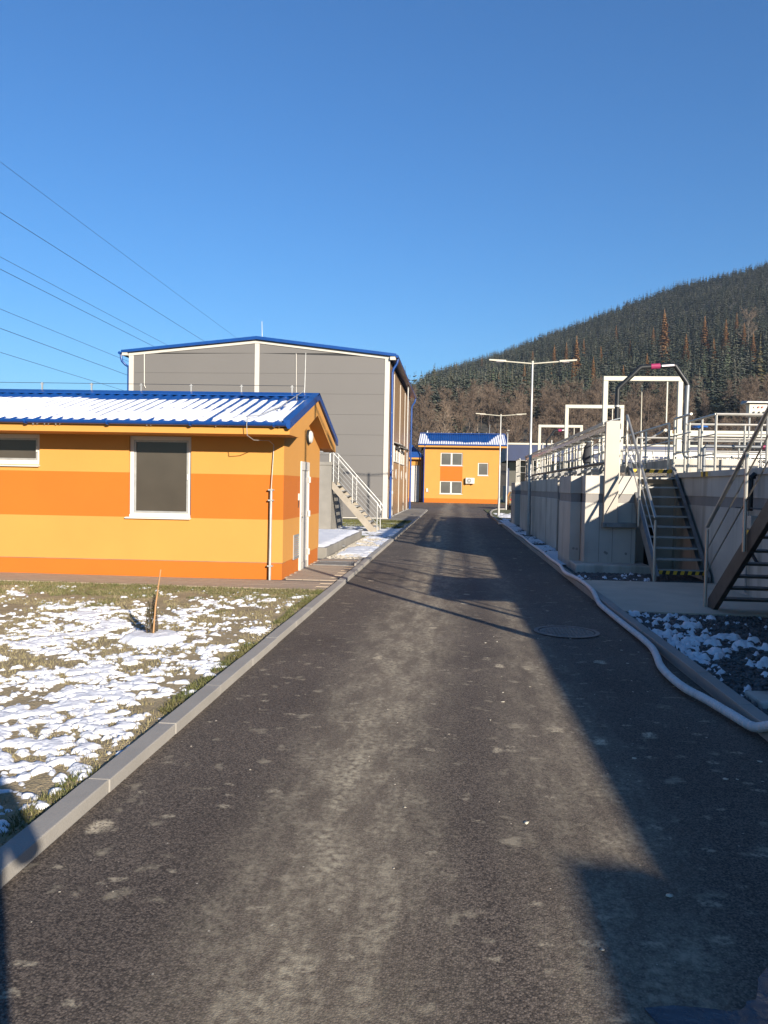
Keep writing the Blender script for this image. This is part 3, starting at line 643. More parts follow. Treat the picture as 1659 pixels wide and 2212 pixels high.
# ================================================================ FAR YELLOW HOUSE
def far_house():
    T = thing('office_house', (.8, 84.6, 0), 'two storey yellow house with blue ribbed roof at the end of the road', 'house')
    Y0, Y1, XA, XB = 84.6, 92.6, -3.28, 4.86; W1 = [(-1.55, .86, 4.08, 5.50), (-1.57, .87, .98, 2.39), (2.54, 3.67, 3.05, 4.45)]
    xs = [XA, -1.56, .865, 2.54, 3.67, XB]; zs = [.47, .98, 2.39, 3.05, 4.08, 4.45, 5.50, 6.05]
    wy, wo = MB(), MB()
    for i in range(5):
        for j in range(7):
            x0, z0 = xs[i], zs[j]
            if i == 1 and (.98 <= z0 < 2.39 or 4.08 <= z0 < 5.5): continue
            if i == 3 and 3.05 <= z0 < 4.45: continue
            (wo if (i == 1 and 2.39 <= z0 < 4.08) else wy).box(xs[i], xs[i + 1], Y0, Y0 + .3, zs[j], zs[j + 1])
    wy.box(XA, XA + .3, Y0 + .3, Y1, .47, 6.05).box(XB - .3, XB, Y0 + .3, Y1, .47, 6.05).box(XA + .3, XB - .3, Y1 - .3, Y1, .47, 6.05)
    for xa in (XA, XB - .3): wy.prism_x([(Y0, 6.05), (Y1, 6.05), ((Y0 + Y1) / 2, 7.35)], xa, xa + .3)
    wy.build('wall', 'yellow_render', T); wo.build('painted_panel', 'orange_render', T)
    box('plinth', 'orange_render', T, XA + .02, XB - .02, Y0 + .02, Y1, -.02, .47)
    for k, (x0, x1, z0, z1) in enumerate(W1):
        x0, x1 = x0 + .005, x1 - .005; y = Y0 + .08; t = .09; f = MB().box(x0, x0 + t, y, y + .06, z0, z1).box(x1 - t, x1, y, y + .06, z0, z1).box(x0 + t, x1 - t, y, y + .06, z0, z0 + t).box(x0 + t, x1 - t, y, y + .06, z1 - t, z1)
        if k < 2: f.box((x0 + x1) / 2 - .09, (x0 + x1) / 2 + .09, y, y + .06, z0 + t, z1 - t)
        W = f.build('window', 'white_pvc', T)
        if k < 2:
            box('pane', 'dark_glass', W, x0 + t, (x0 + x1) / 2 - .09, y + .03, y + .05, z0 + t, z1 - t); box('pane', 'dark_glass', W, (x0 + x1) / 2 + .09, x1 - t, y + .03, y + .05, z0 + t, z1 - t)
        else: box('pane', 'dark_glass', W, x0 + t, x1 - t, y + .03, y + .05, z0 + t, z1 - t)
        box('sill', 'white_pvc', W, x0 - .06, x1 + .06, Y0 - .08, y, z0 - .05, z0)
    # roof
    ym = (Y0 + Y1) / 2; za, zb = 6.34, 7.80; ya = Y0 - .7
    xr = np.sort((np.arange(XA - .75, XB + .75, .25)[:, None] + np.array([0, .14, .165, .225])[None, :]).ravel()); pr = np.tile([0, 0, .05, .05], len(xr) // 4)
    n = len(xr); V = [(x, ya, za + p) for x, p in zip(xr, pr)] + [(x, ym, zb + p) for x, p in zip(xr, pr)] + [(x, Y1 + .7, za + p) for x, p in zip(xr, pr)]
    rf = MB().add(V, [(i, i + 1, i + 1 + n, i + n) for i in range(n - 1)] + [(i + n, i + 1 + n, i + 1 + 2 * n, i + 2 * n) for i in range(n - 1)]).build('roof', 'blue_metal', T)
    MB().box(XA - .75, XB + .75, ym - .2, ym + .2, zb + .03, zb + .10).build('ridge_cap', 'blue_metal', rf)
    MB().box(XA - .7, XB + .7, ya + .05, ya + .12, 6.05, 6.32).box(XA - .7, XB + .7, ya + .12, Y0 - .001, 6.05, 6.10).build('eaves_board', 'yellow_render', T)
    for xa in (XA - .7, XB + .55): MB().prism_x([(ya + .12, 6.10), (ya + .12, 6.30), (ym, 7.72), (Y1 + .6, 6.30), (Y1 + .6, 6.10), (ym, 7.45)], xa, xa + .15).build('verge_box', 'yellow_render', T)
    tube('gutter', 'blue_metal', T, [(XA - .7, ya, 6.30), (XB + .7, ya, 6.30)], .07, 8)
    tube('downpipe', 'blue_metal', T, [(XA + .05, ya, 6.25), (XA - .02, ya + .2, 6.0), (XA - .06, Y0 - .1, 5.5), (XA - .06, Y0 - .1, 0)], .06, 8)
    for x in np.arange(XA, XB, .85): box('wire_holder', 'galv', T, x, x + .03, ym - .02, ym + .02, zb + .1, zb + .25)
    tube('lightning_rod', 'galv', T, [(XB - 1.0, ym, zb), (XB - .95, ym, zb + 1.15)], .02, 5); tube('chimney_pipe', 'galv', T, [(XA + .1, ym, zb - .1), (XA + .1, ym, zb + .35)], .06, 8)
    # snow at the eaves and verges
    SX = np.arange(XA - .7, XB + .7, .05); SS = np.linspace(0, 1, 40); X, S = np.meshgrid(SX, SS); u = np.mod(X - (XA - .75), .25) / .25
    lim = .18 + .16 * fbm(X * .9, X * 0, 3, 3) + np.clip((X - (XB - 1.3)) * .6, 0, 1.2) + np.clip((XA + .45 - X) * 1.3, 0, 1.2)
    h = np.where(u > .56, .035, .04) * np.clip((lim - S) * 8 + .6 * (fbm(X * 4, S * 9, 3, 6) - .5), -1, 1) + .015 * (fbm(X * 9, S * 22, 2, 2) - .5)
    Yp = ya + .02 + S * (ym - ya - .2); Zp = za + .012 + S * (zb - za) * (ym - ya - .2) / (ym - ya) + h; a = (np.arange(39)[:, None] * len(SX) + np.arange(len(SX) - 1)[None, :]).ravel(); k = len(SX)
    F = np.stack([a, a + 1, a + k + 1, a + k], 1); F = F[h.ravel()[F].max(1) > -.002]
    tag(arrays('roof_snow', 'snow', None, np.stack([X.ravel(), Yp.ravel(), Zp.ravel()], 1), F, True), 'strip of snow along the eaves of the far blue roof', 'snow', kind='stuff')
    # air conditioner
    A = thing('air_conditioner', (1.75, Y0 - .2, 2.1), 'white outdoor air conditioner unit on the far yellow wall', 'air conditioner')
    box('casing', 'white_pvc', A, 1.23, 2.18, Y0 - .42, Y0 - .08, 2.15, 2.78, .02)
    MB().disc((1.60, Y0 - .42, 2.46), (0, -1, 0), .26, .02, 28).build('fan_grille', 'dull_steel', A, smooth=True); MB().disc((1.60, Y0 - .44, 2.46), (0, -1, 0), .06, .02, 14).build('fan_hub', 'white_pvc', A)
    for x in (1.35, 2.05): box('bracket', 'dull_steel', A, x - .02, x + .02, Y0 - .45, Y0, 2.08, 2.145)
    # meter boxes at the wall's left end
    Mx = thing('meter_box', (-2.9, Y0 - .1, 1.2), 'small white electric box low on the far yellow wall', 'electric box'); box('casing', 'white_pvc', Mx, -3.05, -2.88, Y0 - .12, Y0, 1.15, 1.55, .01); box('socket', 'dull_steel', Mx, -2.86, -2.78, Y0 - .08, Y0, 1.10, 1.4, .01)
    # lower annex to the left with a roller door
    B = thing('garage_annex', (-8, 86, 0), 'low yellow annex with white roller door between hall and far house', 'building')
    box('wall', 'yellow_render', B, -14, -4.80, 86.0, 94, .4, 4.75); box('wall', 'yellow_render', B, -3.90, -3.30, 86.0, 94, .4, 4.75); box('lintel', 'yellow_render', B, -4.80, -3.90, 86.0, 94, 4.10, 4.75)
    box('plinth', 'orange_render', B, -14, -4.80, 86.02, 94, 0, .4); box('plinth', 'orange_render', B, -3.90, -3.30, 86.02, 94, 0, .4)
    D = box('roller_door', 'white_pvc', B, -4.80, -3.90, 86.12, 86.18, .02, 4.10)
    for z in np.arange(.55, 4.0, .5): box('seam', 'cream_trim', D, -4.78, -3.92, 86.105, 86.12, z, z + .02)
    MB().prism_y([(-14, 4.95), (-3.35, 4.95), (-3.35, 5.02), (-4.9, 6.5), (-14, 6.5)], 85.3, 94.2).build('roof', 'blue_metal', B)
    MB().box(-14, -3.45, 85.35, 86, 4.75, 4.95).build('eaves_board', 'yellow_render', B)
    tube('downpipe', 'blue_metal', B, [(-3.55, 85.25, 4.9), (-3.62, 85.4, 4.6), (-3.62, 85.85, 4.2), (-3.62, 85.88, 0)], .05, 8)
far_house()

# ================================================================ CONCRETE TANKS on the right
def cblock(T, x0, x1, y0, y1, top=2.0, base=-.05, b0=1.44, b1=1.62, bev=.012):
    box('wall', 'tank_concrete', T, x0, x1, y0, y1, base, b0, bev)
    box('band', 'band_concrete', T, x0 + .012, x1 - .012, y0 + .012, y1 - .012, b0, b1)
    box('wall_top', 'tank_concrete', T, x0 - .004, x1 + .004, y0 - .004, y1 + .004, b1, top, bev)
def tanks():
    T = thing('settling_tank', (8, 4, 0), 'grey concrete tank wall behind the right hand stairs', 'tank')
    box('wall', 'tank_concrete', T, 4.72, 16, -16, 16.85, -.05, 1.44); box('band', 'band_concrete', T, 4.735, 16, -16, 16.84, 1.44, 1.62); box('wall_top', 'tank_concrete', T, 4.72, 16, -16, 16.85, 1.62, 1.985)
    box('coping', 'tank_concrete', T, 4.67, 16, -16, 16.85, 1.985, 2.09, .008)
    box('parapet', 'tank_concrete', T, 4.68, 5.0, -16, -3.0, 2.09, 2.30, .008)
    for y in (15.6, 14.75): pass
    MB().box(4.664, 4.669, 14.72, 14.84, 1.99, 2.085).build('hazard_mark', 'hazard_yellow', T); MB().box(4.664, 4.669, 15.0, 15.12, 1.99, 2.085).build('hazard_mark', 'hazard_yellow', T); MB().box(4.663, 4.668, 14.84, 15.0, 1.99, 2.085).build('hazard_mark', 'hazard_black', T)
    # far tank with buttresses
    F = thing('buttressed_tank', (4, 25, 0), 'long concrete tank wall with buttresses behind the near lamp post', 'tank')
    cblock(F, 2.70, 3.74, 16.19, 18.4); cblock(F, 2.47, 2.696, 16.66, 18.4, top=1.995)
    cblock(F, 3.18, 4.7, 18.4, 21.4, top=1.99); cblock(F, 2.82, 4.7, 21.4, 33.2); cblock(F, 3.2, 4.7, 33.2, 35.9, top=1.99); cblock(F, 2.80, 4.7, 35.9, 38.2, top=1.98)
    box('rear_block', 'tank_concrete', F, 4.704, 16, 16.85, 38.2, -.05, 1.975)
    box('channel_wall', 'tank_concrete', F, 4.76, 6.6, 17.5, 36.5, 1.98, 2.42, .01)
    box('deck', 'slab_concrete', F, 3.75, 4.715, 16.95, 18.4, 1.85, 1.99)
    box('footing', 'tank_concrete', F, 2.47, 3.95, 15.72, 16.6, -.05, .20, .02)
    # niche below the stairs with a dark opening
    for a in ((3.745, 4.10, 0, 1.85), (4.36, 4.715, 0, 1.85), (4.10, 4.36, .95, 1.85)): box('niche_wall', 'tank_concrete', F, a[0], a[1], 17.0, 17.2, a[2], a[3])
    box('niche_back', 'rubber_black', F, 3.9, 4.6, 17.6, 17.65, 0, 1.2)
    # formwork joints on the road side and tie holes
    for y in (22.6, 23.9, 25.2, 26.5, 27.8, 29.1, 30.4, 31.7): box('joint', 'band_concrete', F, 2.8175, 2.8198, y - .006, y + .006, .02, 1.435)
    for x in (3.0, 3.27, 3.65): box('joint', 'band_concrete', F, x - .005, x + .005, 16.186, 16.1895, .22, 1.43)
    for x, z in ((3.13, .42), (3.16, .40), (3.55, .40), (2.56, .45), (2.63, .44)): MB().disc((x, 16.192 if x > 2.71 else 16.662, z), (0, -1, 0), .028, .006, 8).build('tie_hole', 'band_concrete', F)
tanks()

# ---- railings
def railing(name, label, pts, base, top=1.1, mids=(.38, .74), every=1.3, post_r=.024, rail_r=.022, toe=0, group='railings on the tanks', flat=False):
    p0 = pts[0]; T = thing(name, (p0[0], p0[1], base), label, 'railing', group)
    for (a, b2) in zip(pts[:-1], pts[1:]):
        a, b2 = Vector((*a, base)), Vector((*b2, base)); L = (b2 - a).length; n = max(1, round(L / every)); up = Vector((0, 0, 1))
        for i in range(n + (1 if b2.to_tuple()[:2] == tuple(pts[-1]) else 0)):
            p = a.lerp(b2, i / n); tube('post', 'steel', T, [p - up * .02, p + up * (top - .01)], post_r, 8)
        tube('handrail', 'steel', T, [a + up * top, b2 + up * top], rail_r * 1.15, 8)
        for m in mids: tube('rail', 'steel', T, [a + up * m, b2 + up * m], rail_r * .62, 6)
        if toe:
            d = (b2 - a).normalized(); MB().bar(a + up * (toe / 2 + .01), b2 + up * (toe / 2 + .01), .006, toe).build('toe_board', 'sheet_steel', T)
    return T
DK = 2.03
railing('walkway_railing', 'steel railing on the road side of the tank walkway under the cable tray', [(3.52, 16.95), (3.52, 34.5)], 2.0, 1.12, (.30, .60, .86), 1.15)
railing('walkway_railing', 'steel railing along the inner side of the tank walkway', [(4.56, 17.0), (4.56, 35.0)], DK, 1.12, (.38, .74), 1.9, toe=.15)
railing('corner_railing', 'steel railing turning the near tank corner right of the stairs', [(4.86, 16.6), (4.86, 14.95), (9.5, 14.95)], 2.09, 1.07, (.33, .70), .85)
railing('deck_railing', 'steel railing across the tank deck behind the blue handwheel', [(4.9, 17.0), (11, 17.0)], 2.06, 1.08, (.38, .74), 1.2)
railing('deck_railing', 'far steel railing across the tank deck below the control box', [(4.8, 21.0), (14, 21.0)], DK, 1.08, (.38, .74), 1.4, toe=.12)
railing('deck_railing', 'farthest steel railing across the tank deck', [(4.8, 27.5), (15, 27.5)], DK, 1.08, (.25, .5, .75), 1.0)
railing('deck_railing', 'steel railing on the tank edge beside the platform out of the picture', [(5.42, 3.5), (5.42, 12.9)], 2.09, 1.07, (.40, .74), 1.5)
railing('block_railing', 'short double railing on the far end of the buttressed tank', [(3.0, 36.0), (3.0, 38.0), (4.6, 38.0)], 1.98, 1.10, (.5, .8), .7)
railing('stair_head_railing', 'short steel railing at the right side of the stair head', [(4.64, 16.88), (4.64, 15.75)], 2.10, 1.14, (.4, .78), 1.2)
# grating fence panels on the deck
def mesh_panel(x0, x1, y, z0, z1, label):
    T = thing('grating_panel', ((x0 + x1) / 2, y, z0), label, 'grating', 'grating panels on the tank deck')
    box('frame', 'steel', T, x0, x1, y, y + .03, z1 - .03, z1); box('frame', 'steel', T, x0, x1, y, y + .03, z0, z0 + .03)
    m = MB()
    for x in np.arange(x0, x1 + .01, .11): m.box(x - .006, x + .006, y + .005, y + .02, z0, z1)
    for z in np.arange(z0 + .1, z1, .12): m.box(x0, x1, y + .021, y + .03, z - .007, z + .007)
    m.build('mesh', 'steel', T)
mesh_panel(4.75, 5.9, 20.2, 2.06, 2.62, 'steel grating panel on the deck left of the stair head'); mesh_panel(6.3, 9.6, 22.5, 2.06, 2.72, 'long steel grating panel on the deck right of the handwheel')

# ---- covered cable tray on posts along the far tank
def cable_tray():
    T = thing('cable_tray', (3.15, 24, 2.0), 'covered steel cable tray on posts along the tank with an upright cream end duct', 'cable tray')
    x0, x1, zt, ya, yb = 3.06, 3.34, 3.08, 16.06, 33.6
    box('duct', 'cream_sheet', T, x0, x1, ya, ya + .12, .94, 3.12, .006)
    box('duct', 'cream_sheet', T, x0 - .02, x1 - .02, yb, yb + .1, 2.02, 3.08, .004)
    MB().hexa([(x0 - .05, ya, zt), (x1 + .02, ya, zt + .09), (x1 + .02, yb, zt + .09), (x0 - .05, yb, zt)], [(x0 - .05, ya, zt + .012), (x1 + .02, ya, zt + .102), (x1 + .02, yb, zt + .102), (x0 - .05, yb, zt + .012)]).build('cover', 'sheet_steel', T)
    MB().box(x0 - .06, x0 - .048, ya, yb, zt - .04, zt + .015).build('cover_edge', 'steel', T)
    box('side_rail', 'sheet_steel', T, x0, x0 + .008, ya + .13, yb, zt - .16, zt - .05); box('side_rail', 'sheet_steel', T, x1 - .008, x1, ya + .13, yb, zt - .16, zt - .05)
    for i, y in enumerate(np.arange(ya + 1.0, yb, 1.45)):
        tube('post', 'steel', T, [(x1 + .12, y, 1.95), (x1 + .12, y, zt - .14)], .03, 8)
        MB().hexa([(x0 - .02, y - .32, zt - .17), (x1 + .16, y - .04, zt - .17), (x1 + .16, y + .04, zt - .17), (x0 - .02, y + .32, zt - .17)], [(x0 - .02, y - .32, zt - .155), (x1 + .16, y - .04, zt - .155), (x1 + .16, y + .04, zt - .155), (x0 - .02, y + .32, zt - .155)]).build('bracket', 'sheet_steel', T)
    # lower duct run to the stairs
    box('lower_duct', 'dull_steel', T, x0 - .02, 3.72, ya - .01, ya + .14, .945, 1.04, .006)
    for z in (.97, .99, 1.01): box('slot', 'rubber_black', T, x0 + .02, x0 + .06, ya - .013, ya - .0105, z - .004, z + .004)
cable_tray()
def low_pipe():
    T = thing('pipe_run', (3.05, 24, 2.2), 'dark horizontal pipe on stub supports along the top of the tank wall', 'pipe')
    tube('pipe', 'black_pipe', T, [(3.10, 16.2, 2.27), (3.10, 33.5, 2.24)], .035, 10); tube('pipe', 'dull_steel', T, [(3.16, 16.3, 2.12), (3.16, 33.5, 2.10)], .02, 8)
    for y in np.arange(16.8, 33.4, 1.45): box('support', 'dull_steel', T, 3.06, 3.15, y - .03, y + .03, 1.94, 2.25)
    tube('conduit', 'steel', T, [(3.3, 16.3, 2.18), (3.3, 33, 2.18)], .03, 8)
low_pipe()

# ---- steel stairs
def stair(name, label, x0, x1, y0, y1, z1, n, top_rail_pts, rail_sides, haz=True, mdark='dull_steel'):
    """flight from (y0, z=.05) up to (y1, z1)"""
    T = thing(name, ((x0 + x1) / 2, y0, .05), label, 'stairs'); dy = 1 if y1 > y0 else -1
    sl = (z1 - .05) / abs(y1 - y0)
    for sx, x in ((-1, x0), (1, x1)):
        S = MB()
        hb, ht = -.17, .10    # below / above nosing line
        def yz(t, o): return (y0 + dy * t, .05 + t * sl + o)
        L = abs(y1 - y0)
        a, b2 = max(0, -hb / sl), L
        poly = [(y0 + dy * .0, .055), (y0 + dy * .24, .055), yz(L, hb), yz(L, ht), (y0, .05 + ht + .02)]
        S.prism_x(poly, x - .005, x + .005)
        # flanges
        for o in (hb, ht):
            t0 = .24 if o < 0 else 0
            p, q = yz(t0, o), yz(L, o)
            S.bar((x + sx * -.03, p[0], p[1]), (x + sx * -.03, q[0], q[1]), .06, .010)
        S.build('stringer', mdark, T)
    for i in range(n):
        z = .05 + (i + 1) * (z1 - .05) / (n + 1) ; y = y0 + dy * ((i + 1) * abs(y1 - y0) / (n + 1))
        tr = box('tread', 'tread_steel' if haz else 'backlit_steel', T, x0 + .01, x1 - .01, y - .03 if dy > 0 else y - .21, y + .21 if dy > 0 else y + .03, z - .03, z)
        if haz and i == 0:
            m1, m2 = 0, 0; yy = y - .031 if dy > 0 else y + .031
            w_ = (x1 - x0 - .04) / 14
            for k in range(14):
                xa = x0 + .02 + k * w_
                MB().add([(xa, yy, z - .075), (xa + w_, yy, z - .075), (xa + w_ + .02, yy, z - .005), (xa + .02, yy, z - .005)], [(0, 1, 2, 3)]).build('hazard_stripe', 'hazard_yellow' if k % 2 else 'hazard_black', tr)
    for x in rail_sides:
        P0 = Vector((x, y0, .05)); P1 = Vector((x, y1, z1)); up = Vector((0, 0, 1)); d = P1 - P0
        for k, t in enumerate((0.0, .5, 1.0)):
            p = P0 + d * t; tube('post', 'steel', T, [p - up * (.0 if k == 0 else .12), p + up * 1.12], .024, 8)
        tube('handrail', 'steel', T, [P0 + up * 1.16, P1 + up * 1.13], .027, 10)
        for o in (.50, .82): tube('rail', 'steel', T, [P0 + up * o, P1 + up * o], .011, 6)
    return T
sA = stair('steel_stairs', 'steel stairs with yellow striped first tread climbing to the tank walkway', 3.70, 4.66, 14.36, 16.92, 2.18, 10, None, (3.66,))
LA = thing('stair_landing', (4.1, 17.0, 2.1), 'landing edge with yellow and black stripes at the head of the stairs', 'landing'); box('plate', 'galv', LA, 3.66, 4.70, 16.93, 17.3, 2.12, 2.17)
for k in range(11):
    xa = 3.68 + k * .092
    MB().add([(xa, 16.925, 2.09), (xa + .092, 16.925, 2.09), (xa + .13, 16.925, 2.168), (xa + .038, 16.925, 2.168)], [(0, 1, 2, 3)]).build('hazard_stripe', 'hazard_yellow' if k % 2 else 'hazard_black', LA)
sB = stair('steel_stairs', 'steel stairs at the right picture edge seen from behind and climbing towards the camera', 3.66, 4.62, 11.36, 8.55, 2.12, 10, None, (3.62, 4.66), haz=False, mdark='backlit_steel')
PB = thing('stair_platform', (4.15, 7, 2.0), 'steel platform at the head of the right hand stairs beyond the picture edge', 'platform')
box('plate', 'galv', PB, 3.66, 4.66, 5.75, 8.52, 2.06, 2.12); box('toe_board', 'sheet_steel', PB, 3.64, 3.655, 5.75, 8.5, 2.05, 2.24)
for y in (5.8, 7.1, 8.4):
    tube('post', 'steel', PB, [(3.62, y, 2.0), (3.62, y, 3.2)], .026, 8)
    if y < 6 or y > 8: tube('leg', 'dull_steel', PB, [(3.72, y, .03), (3.72, y, 2.06)], .05, 8)
for z in (3.2, 2.85, 2.52): tube('rail', 'steel', PB, [(3.62, 5.8, z), (3.62, 8.45, z)], .024 if z > 3 else .012, 8)
for z in (3.2, 2.85, 2.52): tube('rail', 'steel', PB, [(3.62, 5.8, z), (4.66, 5.8, z)], .024 if z > 3 else .012, 8)

# ---- pipe with valve box on the shaded wall
VB = thing('valve_pipe', (4.6, 12.2, 1), 'black standpipe with small control box on the shaded tank wall', 'pipe')
tube('pipe', 'black_pipe', VB, [(4.60, 12.45, 1.42), (4.60, 12.45, 1.94), (4.66, 12.45, 2.0)], .04, 10); MB().disc((4.60, 12.45, 1.92), (0, 0, 1), .07, .03, 14).build('flange', 'black_pipe', VB)
tube('conduit', 'galv', VB, [(4.68, 12.75, .1), (4.68, 12.75, 1.95)], .018, 8); box('control_box', 'galv', VB, 4.60, 4.71, 12.40, 12.56, 1.14, 1.34, .01); box('label_plate', 'handwheel_blue', VB, 4.58, 4.60, 12.62, 12.70, 1.05, 1.15); box('label_plate', 'hazard_yellow', VB, 4.585, 4.60, 12.44, 12.52, 1.02, 1.12)
tube('drip_pipe', 'black_pipe', VB, [(4.62, 12.5, 1.0), (4.60, 12.48, .85), (4.64, 12.40, .74), (4.68, 12.3, .62)], .028, 8); tube('rod', 'rubber_black', VB, [(4.58, 13.0, 1.46), (4.60, 11.9, 1.46)], .012, 6)

# ---- white gantry frames
def gantry():
    T = thing('gantry_frame', (5.1, 22, 2.0), 'largest of three white square gantry frames above the tank', 'gantry', 'white gantry frames')
    for x in (4.14, 6.16): box('leg', 'white_paint', T, x - .065, x + .065, 21.94, 22.06, 1.98, 4.74, .01)
    box('crossbeam', 'white_paint', T, 4.075, 6.225, 21.935, 22.065, 4.742, 4.87, .01); box('hook_rail', 'white_paint', T, 5.8, 5.83, 21.98, 22.02, 3.6, 4.74)
    return T
g1 = gantry()
copy_tree(g1, loc=(5.1, 29.4, 2.0), label='middle one of three white square gantry frames above the tank'); copy_tree(g1, loc=(5.1, 38.6, 2.0), label='smallest and farthest of three white square gantry frames')
box_ = thing('warning_light', (6.1, 21.8, 3.6), 'small yellow and red warning light on a gantry leg', 'lamp'); MB().disc((6.0, 21.9, 3.30), (0, 0, 1), .04, .07, 12).build('lens', 'hazard_yellow', box_); MB().disc((6.0, 21.9, 3.37), (0, 0, 1), .03, .04, 12).build('cap', 'tail_lamp', box_); MB().box(6.0, 6.1, 21.88, 21.93, 3.26, 3.30).build('arm', 'white_paint', box_)
# ---- bent insulated pipes
def arch():
    T = thing('pipe_arch', (4.4, 18, 2.0), 'black insulated pipe arch with pink label rising above the cable tray', 'pipe', 'black pipe arches')
    P = [(3.66, 18, 2.0), (3.66, 18, 3.99), (3.68, 18, 4.03), (4.14, 18, 4.49), (4.18, 18, 4.505), (4.88, 18, 4.55), (4.92, 18, 4.535), (5.18, 18, 4.16), (5.20, 18, 4.10), (5.17, 18, 2.62), (5.20, 18, 2.52), (5.55, 18, 2.14), (5.8, 18, 2.1)]
    tube('pipe', 'black_pipe', T, P[:3] + P[2:9], .055, 12); tube('pipe', 'grey_pipe', T, P[8:], .055, 12)
    MB().tube([(4.38, 18, 4.5185), (4.58, 18, 4.531)], .062, 12).build('label', 'pink_label', T); MB().add([(4.61, 17.936, 4.51), (4.88, 17.936, 4.528), (4.88, 17.936, 4.562), (4.61, 17.936, 4.545)], [(0, 1, 2, 3)]).build('label_strip', 'label_white', T)
    for z in (2.9, 3.6): MB().disc((3.66, 18, z), (0, 0, 1), .065, .04, 12).build('clamp', 'galv', T)
    return T
a1 = arch(); copy_tree(a1, loc=(4.75, 36.2, 1.9), sc=(.72, 1, 1.0), label='distant small black pipe arch with pink label inside a white gantry frame')
PR = thing('grey_pipe', (4.75, 15.4, 2.1), 'low grey pipe with pink label behind the corner railing', 'pipe')
tube('pipe', 'grey_pipe', PR, [(4.86, 15.6, 2.06), (4.86, 15.6, 2.55), (4.90, 15.6, 2.60), (9, 15.6, 2.57)], .035, 10); MB().tube([(5.95, 15.6, 2.592), (6.22, 15.6, 2.590)], .042, 10).build('label', 'pink_label', PR); MB().tube([(6.42, 15.6, 2.588), (6.6, 15.6, 2.587)], .040, 10).build('label_strip', 'handwheel_blue', PR)
BM = thing('scraper_beam', (9, 25, 3.3), 'thick cream beam spanning the tank deck behind the railings', 'beam'); box('beam', 'white_paint', BM, 6.7, 16, 24.9, 25.1, 3.44, 3.62, .01); box('lower_flange', 'galv', BM, 6.7, 16, 24.8, 25.2, 3.28, 3.31)
for x in (7.0, 11.5): box('leg', 'white_paint', BM, x, x + .15, 24.92, 25.08, 1.98, 3.28)
BR = thing('truss_bridge', (9, 31, 2.2), 'cream footbridge with triangular lattice crossing the tank', 'bridge'); box('chord', 'galv', BR, 4.9, 16, 31, 31.1, 3.12, 3.24); box('chord', 'galv', BR, 4.9, 16, 31, 31.1, 2.20, 2.32)
for i, x in enumerate(np.arange(5, 15.5, .75)): MB().bar((x, 31.05, 2.36), (x + (.375), 31.05, 3.1), .05, .06).build('diagonal', 'galv', BR); MB().bar((x + .375, 31.05, 3.1), (x + .75, 31.05, 2.36), .05, .06).build('diagonal', 'galv', BR)
# ---- handwheels
def wheel(c, r, label, axis='z', m='handwheel_blue'):
    T = thing('handwheel', c, label, 'handwheel', 'valve handwheels'); c = Vector(c); n = 20
    if axis == 'z': f = lambda a, rr: c + Vector((math.cos(a) * rr, math.sin(a) * rr, 0))
    else: f = lambda a, rr: c + Vector((math.cos(a) * rr, 0, math.sin(a) * rr))
    tube('rim', m, T, [f(2 * math.pi * i / n, r) for i in range(n + 1)], .016, 8)
    for k in range(5): tube('spoke', m, T, [c + Vector((0, 0, -.02)) if axis == 'z' else c, f(2 * math.pi * k / 5, r)], .010, 6)
    if axis == 'z': tube('stem', 'steel', T, [(c.x, c.y, 2.05), (c.x, c.y, c.z)], .03, 8); MB().disc((c.x, c.y, c.z - .03), (0, 0, 1), .035, .05, 10).build('hub', m, T)
    else: MB().disc(c, (0, -1, 0), .03, .06, 10).build('hub', m, T)
wheel((5.16, 16.9, 3.08), .15, 'bright blue handwheel on a tall stem behind the stair railing'); wheel((6.05, 15.0, 2.42), .12, 'dark upright handwheel at the right picture edge', 'y', 'rubber_black'); wheel((4.85, 25.5, 3.0), .20, 'distant blue handwheel seen under the cable tray')
# ---- control cabinet, davit, vent pipe
CB = thing('control_box', (8.2, 22, 2), 'white control box with knobs and a little roof on two legs', 'control box')
box('casing', 'white_paint', CB, 7.98, 8.46, 21.9, 22.15, 3.80, 4.14, .01); MB().hexa([(7.86, 21.8, 4.15), (8.54, 21.8, 4.15), (8.54, 22.25, 4.15), (7.86, 22.25, 4.15)], [(7.90, 21.8, 4.19), (8.5, 21.8, 4.19), (8.5, 22.25, 4.25), (7.90, 22.25, 4.25)]).build('roof', 'dull_steel', CB)
for x in (8.05, 8.38): tube('leg', 'galv', CB, [(x, 22.05, 2.0), (x, 22.05, 3.8)], .025, 8)
for x, z, m in ((8.12, 4.04, 'galv'), (8.22, 4.04, 'tail_lamp'), (8.32, 4.04, 'tail_lamp'), (8.10, 3.90, 'rubber_black'), (8.24, 3.90, 'rubber_black'), (8.36, 3.90, 'rubber_black')): MB().disc((x, 21.9, z), (0, -1, 0), .025, .03, 10).build('knob', m, CB)
DV = thing('davit_crane', (5.4, 22.6, 2), 'small steel davit crane with cable and thin aerial behind the stair rail', 'crane')
tube('mast', 'steel', DV, [(5.30, 22.6, 2.0), (5.30, 22.6, 3.35)], .04, 8); tube('jib', 'steel', DV, [(5.30, 22.6, 3.05), (5.90, 22.6, 3.42), (5.98, 22.6, 3.46)], .03, 8); MB().disc((5.96, 22.57, 3.44), (0, 1, 0), .045, .06, 10).build('pulley', 'white_paint', DV)
tube('cable', 'wire_dark', DV, [(5.98, 22.6, 3.42), (5.98, 22.6, 2.6)], .008, 5); tube('cable', 'wire_dark', DV, [(5.30, 22.6, 3.35), (5.96, 22.6, 3.47)], .006, 5); tube('aerial', 'white_paint', DV, [(5.28, 22.6, 3.3), (5.27, 22.6, 4.7)], [.018, .010], 6)
